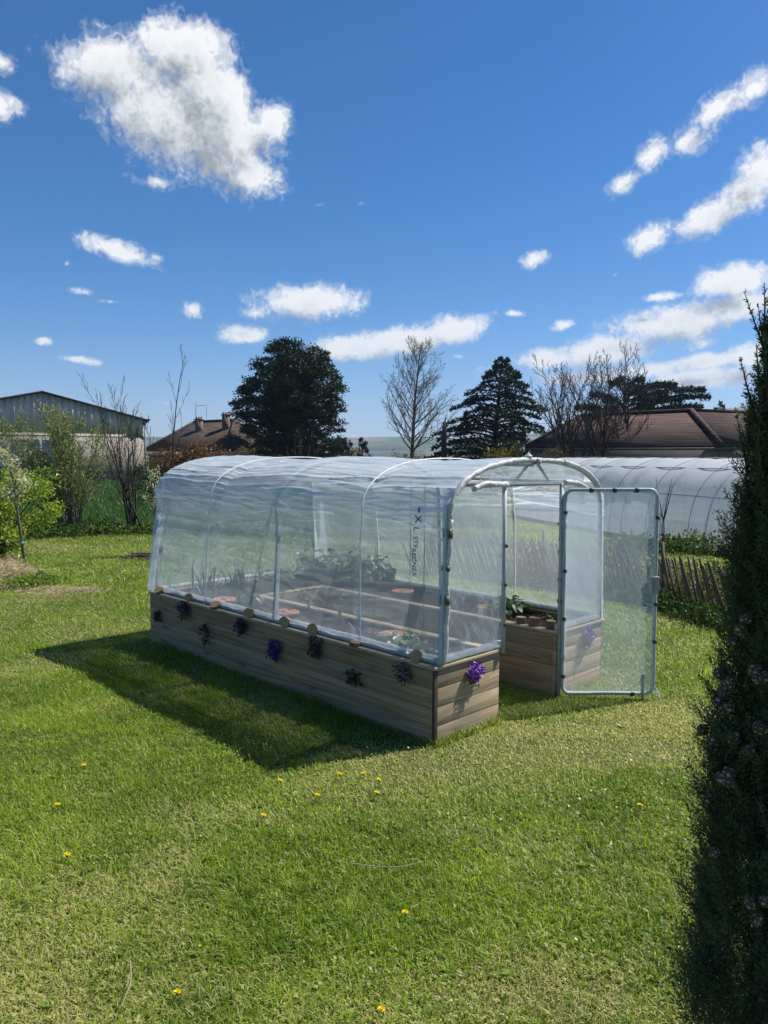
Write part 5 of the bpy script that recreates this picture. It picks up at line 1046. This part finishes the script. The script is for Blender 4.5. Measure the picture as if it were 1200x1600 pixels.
for sgn, hw2 in ((-1, hwL), (1, hwR)):
    a_ = np.array([0, -.4, zA]); e_ = np.array([sgn*(hw2+.35), -.4, zE - .12]); up_ = np.array([0, 0, .10]); L_ = np.array([0, DP+.8, 0])
    g.add([a_, e_, e_+L_, a_+L_, a_+up_, e_+up_, e_+L_+up_, a_+L_+up_], None, [[0,1,2,3],[4,7,6,5],[0,4,5,1],[1,5,6,2],[2,6,7,3],[3,7,4,0]])
g.build('roof', simple('dark_roof_edge', (.075, .07, .068), .85), barn)
dr = simple('sheet_door', (.34, .37, .42), .6, 0, .12, 1.0)
for x0, x1 in ((bp_(18, 700)[0]-O[0], bp_(62, 700)[0]-O[0]), (bp_(66, 700)[0]-O[0], bp_(112, 700)[0]-O[0])):
    g = MB(); g.box((x0, -.10, -.2), (x1, -.03, 3.0)); 
    for k in range(1, 5): g.box((x0 + (x1-x0)*k/5-.02, -.125, -.2), (x0 + (x1-x0)*k/5+.02, -.101, 3.0))
    g.build('door', dr, barn)
g = MB(); g.tube([[hwR+.12, -.12, zE-.15], [hwR+.10, -.10, 2.5], [hwR+.12, -.1, -.1]], .07, 8); g.tube([[hwR+.42, -.45, zE-.02], [hwR+.42, 12, zE-.02], [hwR+.42, DP+.4, zE-.02]], .09, 8); g.build('gutter', simple('zinc', (.36, .37, .38), .5), barn, smooth=True)
# ------------------------------------------------------------------ houses
def tiles(name, lo, hi):
    m = NT(name); p = m.pos(); sx = m.n('SeparateXYZ', i0=p); row = m.math('MULTIPLY', sx.outputs[2], 5.5); fr = m.math('FRACT', row); ri = m.math('FLOOR', row)
    nx = m.n('TexWhiteNoise', noise_dimensions='3D'); cv = m.n('CombineXYZ', i0=m.math('FLOOR', m.math('MULTIPLY', m.math('ADD', sx.outputs[0], m.math('MULTIPLY', sx.outputs[1], .6)), 4.0)), i1=ri); m.set(nx, 0, cv)
    c_ = m.ramp(m.math('ADD', m.math('MULTIPLY', nx.outputs[0], .55), m.math('MULTIPLY', m.noise(p, .8, 4, .6), .5)), [(.15, lo), (.85, hi)])
    c_ = m.mix(m.ramp(fr, [(.0, (.9,)*3), (.30, (0,)*3)]), c_, tuple(x*.35 for x in lo)); wv_ = m.n('TexWave', wave_type='BANDS', bands_direction='X'); m.set(wv_, 'Vector', p); wv_.inputs['Scale'].default_value = 4.2
    return m.done(m.bsdf(c_, .85, 0, m.bump(m.math('ADD', fr, m.math('MULTIPLY', wv_.outputs[1], .5)), .8, .05), .2))
t1 = tiles('brown_tiles', (.046, .034, .029), (.100, .072, .058)); t2 = tiles('dark_red_tiles', (.054, .032, .028), (.122, .070, .060))
plast = simple('cream_render', (.40, .36, .28), .9, 0, .15, 1.0); white_p = simple('white_fascia', (.62, .62, .60), .6); chim = simple('brick_chimney', (.15, .105, .09), .9, 0, .35, 4.0)
def roofplane(g, *P):
    g.poly(P)
h1 = empty('house', at(290, 715, 60)*[1, 1, 0], 'brown roofed house with two chimneys between barn and pine', 'house'); O1 = np.array(h1.location)
FL_, FR_, BR_, BL_ = at(224, 706, 62), at(353, 706, 58), at(470, 706, 68), at(330, 706, 75); z_ = FR_[2]; z_e = z_
for q in (FL_, FR_, BR_, BL_): q[2] = z_e
R1, R2 = at(303, 661, 66.5), at(367, 659, 64.5); R2[2] = R1[2] + .1
g = MB()
for q in ((FL_, FR_, R2, R1), (FR_, BR_, R2), (BR_, BL_, R1, R2), (BL_, FL_, R1)): g.poly(np.array(q) - O1)
g.build('roof', t1, h1, solid=.12)
ctr_ = (FL_+FR_+BR_+BL_)/4
def walls(h, corners, O_, ztop, m, inset=.92, name='wall'):
    g = MB(); c0 = sum(corners)/len(corners); pts = [np.array([*(c0 + (q-c0)*inset)[:2], 0]) - O_ for q in corners]; k = len(pts)
    for i in range(k):
        a_, b_ = pts[i], pts[(i+1) % k]; g.poly([[a_[0], a_[1], -.5], [b_[0], b_[1], -.5], [b_[0], b_[1], ztop], [a_[0], a_[1], ztop]])
    return g.build(name, m, h, solid=.2)
walls(h1, (FL_, FR_, BR_, BL_), O1, z_e+.1, plast)
g = MB()
for a_, b_ in ((FL_, FR_), (FR_, BR_)): g.tube(np.array([a_, (a_+b_)/2, b_]) - O1 - [0, 0, .16], .17, 4)
g.build('fascia', white_p, h1)
g = MB(); g.tube(np.array([FR_, (FR_+R2)/2, R2]) - O1 + [0, 0, .1], .16, 6); g.tube(np.array([R1, (R1+R2)/2, R2]) - O1 + [0, 0, .08], .15, 6); g.tube(np.array([FL_, (FL_+R1)/2, R1]) - O1 + [0, 0, .08], .12, 6); g.build('ridge_tiles', t1, h1, smooth=True)
for X, Y0, Y1, dd_ in ((311, 668, 653, 64), (353, 664, 646, 63)):
    lo_, hi_ = at(X, Y0, dd_) - O1, at(X, Y1, dd_) - O1; g = MB(); g.box((lo_[0]-.26, lo_[1]-.3, lo_[2]-.8), (lo_[0]+.26, lo_[1]+.3, hi_[2]-.18)); g.box((lo_[0]-.33, lo_[1]-.37, hi_[2]-.176), (lo_[0]+.33, lo_[1]+.37, hi_[2]-.08))
    for k in (-.2, 0, .2): g.lathe([(.07, hi_[2]-.078), (.075, hi_[2]+.08), (.05, hi_[2]+.10)], 8, (lo_[0]+k, lo_[1], 0))
    g.build('chimney', chim, h1)
an = at(306, 655, 66) - O1; g = MB(); g.tube([an - [0, 0, .6], an + [0, 0, .5], an + [0, 0, 1.5]], .022, 5); g.tube([an + [0, 0, 1.15], an + [.5, 0, 1.2], an + [.95, 0, 1.22]], .016, 5); g.tube([an + [.93, 0, .1], an + [.93, 0, .8], an + [.93, 0, 1.25]], .016, 5)
for k in (.15, .4, .65): g.tube([an + [k, -.3, 1.18], an + [k, 0, 1.18], an + [k, .3, 1.18]], .010, 4)
g.build('antenna', wire_m, h1)
h2 = empty('hipped_house', at(1000, 715, 40)*[1, 1, 0], 'low dark red hipped roof house behind the far tunnel at the right', 'house'); O2 = np.array(h2.location)
ze = at(1127, 698, 36)[2]
FL_, FR_ = at(822, 700, 45), at(1127, 698, 36); RL, RR_ = at(908, 653, 47), at(1080, 643, 41.5); RR_[2] = RL[2] = (RL[2]+RR_[2])/2 + .02
R3, E3 = at(1260, 638, 44), at(1300, 697, 38); R3[2] = RR_[2] - .05; BL_ = at(820, 700, 60); B3 = at(1330, 690, 52)
for q in (FL_, FR_, E3, BL_, B3): q[2] = ze
g = MB()
for q in ((FL_, FR_, RR_, RL), (FR_, E3, R3, RR_), (BL_, FL_, RL), (RL, RR_, B3, BL_), (RR_, R3, B3), (R3, E3, B3)): g.poly(np.array(q) - O2)
g.build('roof', t2, h2, solid=.12)
g = MB(); g.tube(np.array([FR_, (FR_+RR_)/2, RR_]) - O2 + [0, 0, .1], .14, 7); g.tube(np.array([RL, (RL+RR_)/2, RR_]) - O2 + [0, 0, .08], .13, 7); g.tube(np.array([RR_, (R3+RR_)/2, R3]) - O2 + [0, 0, .08], .13, 7); g.tube(np.array([FL_, (FL_+RL)/2, RL]) - O2 + [0, 0, .08], .12, 7); g.build('ridge_tiles', t2, h2, smooth=True)
walls(h2, (FL_, FR_, E3, B3, BL_), O2, ze + .06, simple('grey_render', (.26, .25, .22), .9, 0, .12, 1.0), .95)
g = MB(); g.tube(np.array([FL_, (FL_+FR_)/2, FR_]) - O2 - [0, 0.05, .10], .075, 6); g.tube(np.array([FR_, (FR_+E3)/2, E3]) - O2 - [0, .05, .10], .075, 6); g.build('gutter', simple('brown_gutter', (.10, .085, .08), .6), h2, smooth=True)
lo_, hi_ = at(936, 662, 46) - O2, at(936, 640, 46) - O2; g = MB(); g.box((lo_[0]-.32, lo_[1]-.4, lo_[2]-1.0), (lo_[0]+.32, lo_[1]+.4, hi_[2]-.12)); g.box((lo_[0]-.40, lo_[1]-.48, hi_[2]-.118), (lo_[0]+.40, lo_[1]+.48, hi_[2])); g.build('chimney', chim, h2)
# ------------------------------------------------------------------ cypress at the right edge
def cyp_axis(z): return np.interp(z, [0, 1.2, 1.9, 2.2, 2.4], [1.085, 1.09, 1.09, 1.07, 1.03]), 2.02 + 0*np.asarray(z)
def cyp_r(z): return np.interp(z, [0, .25, .47, .73, 1.0, 1.24, 1.41, 1.67, 1.92, 2.16, 2.28, 2.36], [.16, .235, .225, .195, .172, .148, .138, .12, .085, .035, .015, .005])
cyp = empty('cypress', (1.085, 2.02, 0), 'dark narrow cypress with round cones at the right edge of the view', 'tree'); OC = np.array([1.085, 2.02, 0])
cyp_m = leafmat('cypress_sprays', (0.050, 0.076, 0.036), (0.175, 0.212, 0.088), dry=(0.13, 0.11, 0.05), trans=.16, gloss=.03, tcol=1.1)
rr = np.random.default_rng(600)
g = MB(); zc = np.linspace(-.02, 2.25, 12); ax, ay = cyp_axis(zc); g.tube(np.c_[ax, ay, zc] - OC, np.linspace(.05, .008, 12), 9); g.build('trunk', bark_brown, cyp, smooth=True)
ns_ = 3600; z = rr.random(ns_)**.85*2.27; phi = rr.random(ns_)*2*PI; bumpy = .86 + .34*fbm(np.c_[np.cos(phi)*2.0, np.sin(phi)*2.0, z*3.2], 3, 601); rad = cyp_r(z)*bumpy; q = rr.random(ns_)**.35
ax, ay = cyp_axis(z); base_ = np.c_[ax + np.cos(phi)*rad*q*.80, ay + np.sin(phi)*rad*q*.80, z]
gb = MB(); s0 = np.c_[ax, ay, np.maximum(z-.16, .02)]; kb = (q < .55); gb.segs(s0[kb] - OC, base_[kb] - OC, np.full(kb.sum(), .006), np.full(kb.sum(), .002), 4); gb.build('branches', bark_brown, cyp)
dirn = nrm(np.c_[np.cos(phi)*.42, np.sin(phi)*.42, np.ones(ns_)] + rr.normal(0, .22, (ns_, 3))); ln = np.minimum(rr.uniform(.09, .20, ns_), .055 + rad*.6); sd = nrm(np.cross(dirn, rr.normal(0, 1, (ns_, 3))))
PB, DB, WB, AT = [], [], [], []
tone = np.clip(.35 + .9*(fbm(base_*4.5, 3, 605)-.5) + rr.normal(0, .14, ns_), .02, 1); dry = (rr.random(ns_) < .05)*rr.uniform(.4, 1, ns_)
for j in range(15):
    f = (j+.5)/15; p0 = base_ + dirn*(ln*f)[:,None]
    for sgn in (-1, 1):
        for sub in range(3):
            an = rr.uniform(.45, .8, ns_); off = nrm(dirn*np.cos(an)[:,None] + sd*(np.sin(an)*sgn)[:,None] + rr.normal(0, .22, (ns_, 3))); L = ln*(.40*(1-.7*f))*rr.uniform(.5, 1.1, ns_)
            st = p0 + off*(L*.33*sub)[:,None]; d2 = nrm(off + rr.normal(0, .4, (ns_, 3)))*(.36*L + .005)[:,None]
            PB.append(st); DB.append(d2); WB.append(nrm(np.cross(d2, rr.normal(0, 1, (ns_, 3))))*rr.uniform(.0012, .0021, ns_)[:,None]); AT.append(np.c_[np.clip(tone + rr.normal(0, .1, ns_), .01, 1), dry, 0*dry])
# upright sprigs at the top and a few strays on the left side
tops = [(.995, 2.12, .22), (.965, 2.05, .15), (1.03, 2.1, .24), (.985, 1.98, .18), (1.05, 2.0, .25), (.94, 1.92, .13), (1.02, 1.95, .3)]
gs = MB()
for x, z0, L in tops:
    for k in range(5):
        b0 = np.array([x + .035 + rr.normal(0, .015), 2.0 + rr.normal(0, .06), z0 + rr.normal(0, .03)]); lean_ = nrm(np.array([rr.normal(-.08 if z0 < 1.9 else 0, .16), rr.normal(0, .16), 1])); n_ = 90; f = rr.random(n_); P = b0 + lean_*(L*f)[:,None]; gs.tube(np.array([b0 - lean_*.05, b0 + lean_*L*.5, b0 + lean_*L]) - OC, [.004, .0025, .001], 4)
        d2 = nrm(lean_ + rr.normal(0, .62, (n_, 3)))*(rr.uniform(.012, .026, n_)*(1.15 - .6*f))[:,None]; PB.append(P); DB.append(d2); WB.append(nrm(np.cross(d2, rr.normal(0, 1, (n_, 3))))*rr.uniform(.0014, .0026, n_)[:,None]); AT.append(np.c_[np.clip(rr.normal(.5, .25, n_), .01, 1), (rr.random(n_) < .12)*.6, np.zeros(n_)])
gs.build('sprigs', bark_brown, cyp)
g = MB(); g.cards(np.concatenate(PB) - OC, np.concatenate(DB), np.concatenate(WB), np.concatenate(AT)); g.build('foliage', cyp_m, cyp)
cone_m = NT('cone_scales'); c_ = cone_m.coord(); vo = cone_m.n('TexVoronoi', feature='DISTANCE_TO_EDGE'); cone_m.set(vo, 'Vector', c_); vo.inputs['Scale'].default_value = 1.35
cc_ = cone_m.ramp(cone_m.noise(c_, 2.4, 5, .7), [(.3, (.34, .24, .15)), (.7, (.62, .45, .29))]); cc_ = cone_m.mix(cone_m.ramp(vo.outputs[0], [(.015, (.8,)*3), (.06, (0,)*3)]), cc_, (.035, .024, .018)); cone_m = cone_m.done(cone_m.bsdf(cc_, .85, 0, cone_m.bump(cone_m.ramp(vo.outputs[0], [(0, (0,)*3), (.22, (1,)*3)]), 1.0, .25), .2))
def cone_mesh(seed):
    r2 = np.random.default_rng(seed); g = MB(); g.ball((0, 0, 0), (1, 1, 1.06), 20, 14); v = g.v[0]; k = nrm(r2.normal(0, 1, (11, 3))); d = nrm(v) @ k.T; m_ = np.sort(d, axis=1)[:, -1:]; v = v*(.86 + .16*m_); g.v[0] = v; return g
CP = [(1056,1058),(1125,1052),(1141,1068),(1131,1081),(1126,1099),(1139,1106),(1180,1048),(1186,1062),(1197,1059),(1188,1137),(1116,1157),(1145,1152),(1129,1217),(1139,1207),(1140,1222),(1076,1258),(1107,1247),(1117,1332),(1092,1345),(1108,1402),(1099,1407),(1121,1414),(1085,1442),(1091,1461),(1172,1411),(1183,1437),(1196,1408),(1160,1502),(1183,1505),(1170,1533),(1186,1558),(1068,1535),(1067,1551),(1165,967),(1158,985),(1145,1003),(1170,1175),(1098,1140)]
me0 = [None]*3
for i, (X, Y) in enumerate(CP):
    d_ = ray(X, Y); d_ = d_/np.linalg.norm(d_); best = None
    for tt_ in np.linspace(1.3, 2.4, 160):
        q = np.array([0, 0, CAMH]) + d_*tt_; ax_, ay_ = cyp_axis(q[2]); rel = math.hypot(q[0]-ax_, q[1]-ay_)/max(cyp_r(q[2]), .02)
        if best is None or rel < best[0]: best = (rel, q)
        if rel < 1.08: best = (0, q); break
    if best[0] > 1.2: continue
    if me0[i % 3] is None: co = cone_mesh(610+i).build('cone', cone_m, cyp, smooth=True); me0[i % 3] = co
    else: co = me0[i % 3].copy(); C.objects.link(co); co.parent = cyp
    s_ = rr.uniform(.015, .0205); co.scale = (s_, s_, s_); co.location = tuple(best[1] - OC); co.rotation_euler = tuple(rr.random(3)*6)
# ------------------------------------------------------------------ dandelions and sticks on the lawn
yel = leafmat('dandelion_petals', (.74, .58, .015), (.88, .76, .04), trans=.3, gloss=.02); dst = simple('dandelion_stalk', (.12, .16, .05), .6)
DL = [(438,1223,'alone left of the pair of dandelions under the bed shadow'),(531,1213,'left one of the pair below the front bed corner'),(568,1212,'right one of the pair below the front bed corner'),(496,1246,'below and left of the dandelion pair'),(592,1222,'just right of the dandelion pair'),(589,1242,'lowest of the small group below the front bed corner'),(412,1278,'lower left of the group below the bed'),(90,1261,'at the left in the sunlit lawn'),(131,1199,'upper left, just below the shadow tip'),(105,1340,'half hidden at the lower left'),(633,1430,'in the middle of the near lawn'),(277,1556,'at the lower left of the near lawn, fully open'),(596,1583,'at the bottom edge of the near lawn'),(1000,1262,'alone at the right, left of the cypress')]
for i, (X, Y, lb) in enumerate(DL):
    b = ground(X, Y, .035); b[2] = 0; o = empty('dandelion', b, 'yellow dandelion ' + lb, 'flower', 0, 'dandelions in the lawn'); r2 = np.random.default_rng(700+i); n_ = 60; R_ = .017 if b[1] < 3.2 else .020; hz_ = .045
    g = MB(); g.tube([[0, 0, 0], [.004, 0, hz_*.6], [0, 0, hz_]], .0022, 6); g.lathe([(.001, hz_-.008), (.006, hz_-.006), (.007, hz_+.001)], 10); g.build('stalk', dst, o, smooth=True)
    a = r2.random(n_)*2*PI; q = r2.random(n_)**.5; d = np.c_[np.cos(a)*q, np.sin(a)*q, .25 + .7*(1-q)]; d = nrm(d)*(R_*(.75 + .25*q))[:,None]; g = MB(); g.cards(np.tile([[0, 0, hz_]], (n_, 1)), d, np.c_[-np.sin(a), np.cos(a), np.zeros(n_)]*.0028, np.c_[r2.random(n_)+.001, np.zeros((n_, 2))]); g.build('petals', yel, o)
tw = simple('dry_twig', (.26, .22, .13), .8, 0, .3, 30)
for pts, r_, lb in (([(545,1349), (580,1353), (612,1356), (640,1352), (662,1345)], .0026, 'curved dry twig lying in the middle of the near lawn'), ([(203,1500), (206,1530), (197,1555), (189,1574)], .0026, 'long pale straw stem at the lower left of the near lawn')):
    P = np.array([ground(X, Y, .045) for X, Y in pts]); t_ = np.linspace(0, len(P)-1, 30); P = np.stack([np.interp(t_, np.arange(len(P)), P[:,j]) for j in range(3)], -1)
    for _ in range(12): P[1:-1] = (P[:-2] + 2*P[1:-1] + P[2:])/4
    g = MB(); g.tube(P, np.linspace(r_, r_*.5, len(P)), 6); tag(g.build('dry_stem', tw, smooth=True), lb, 'twig')
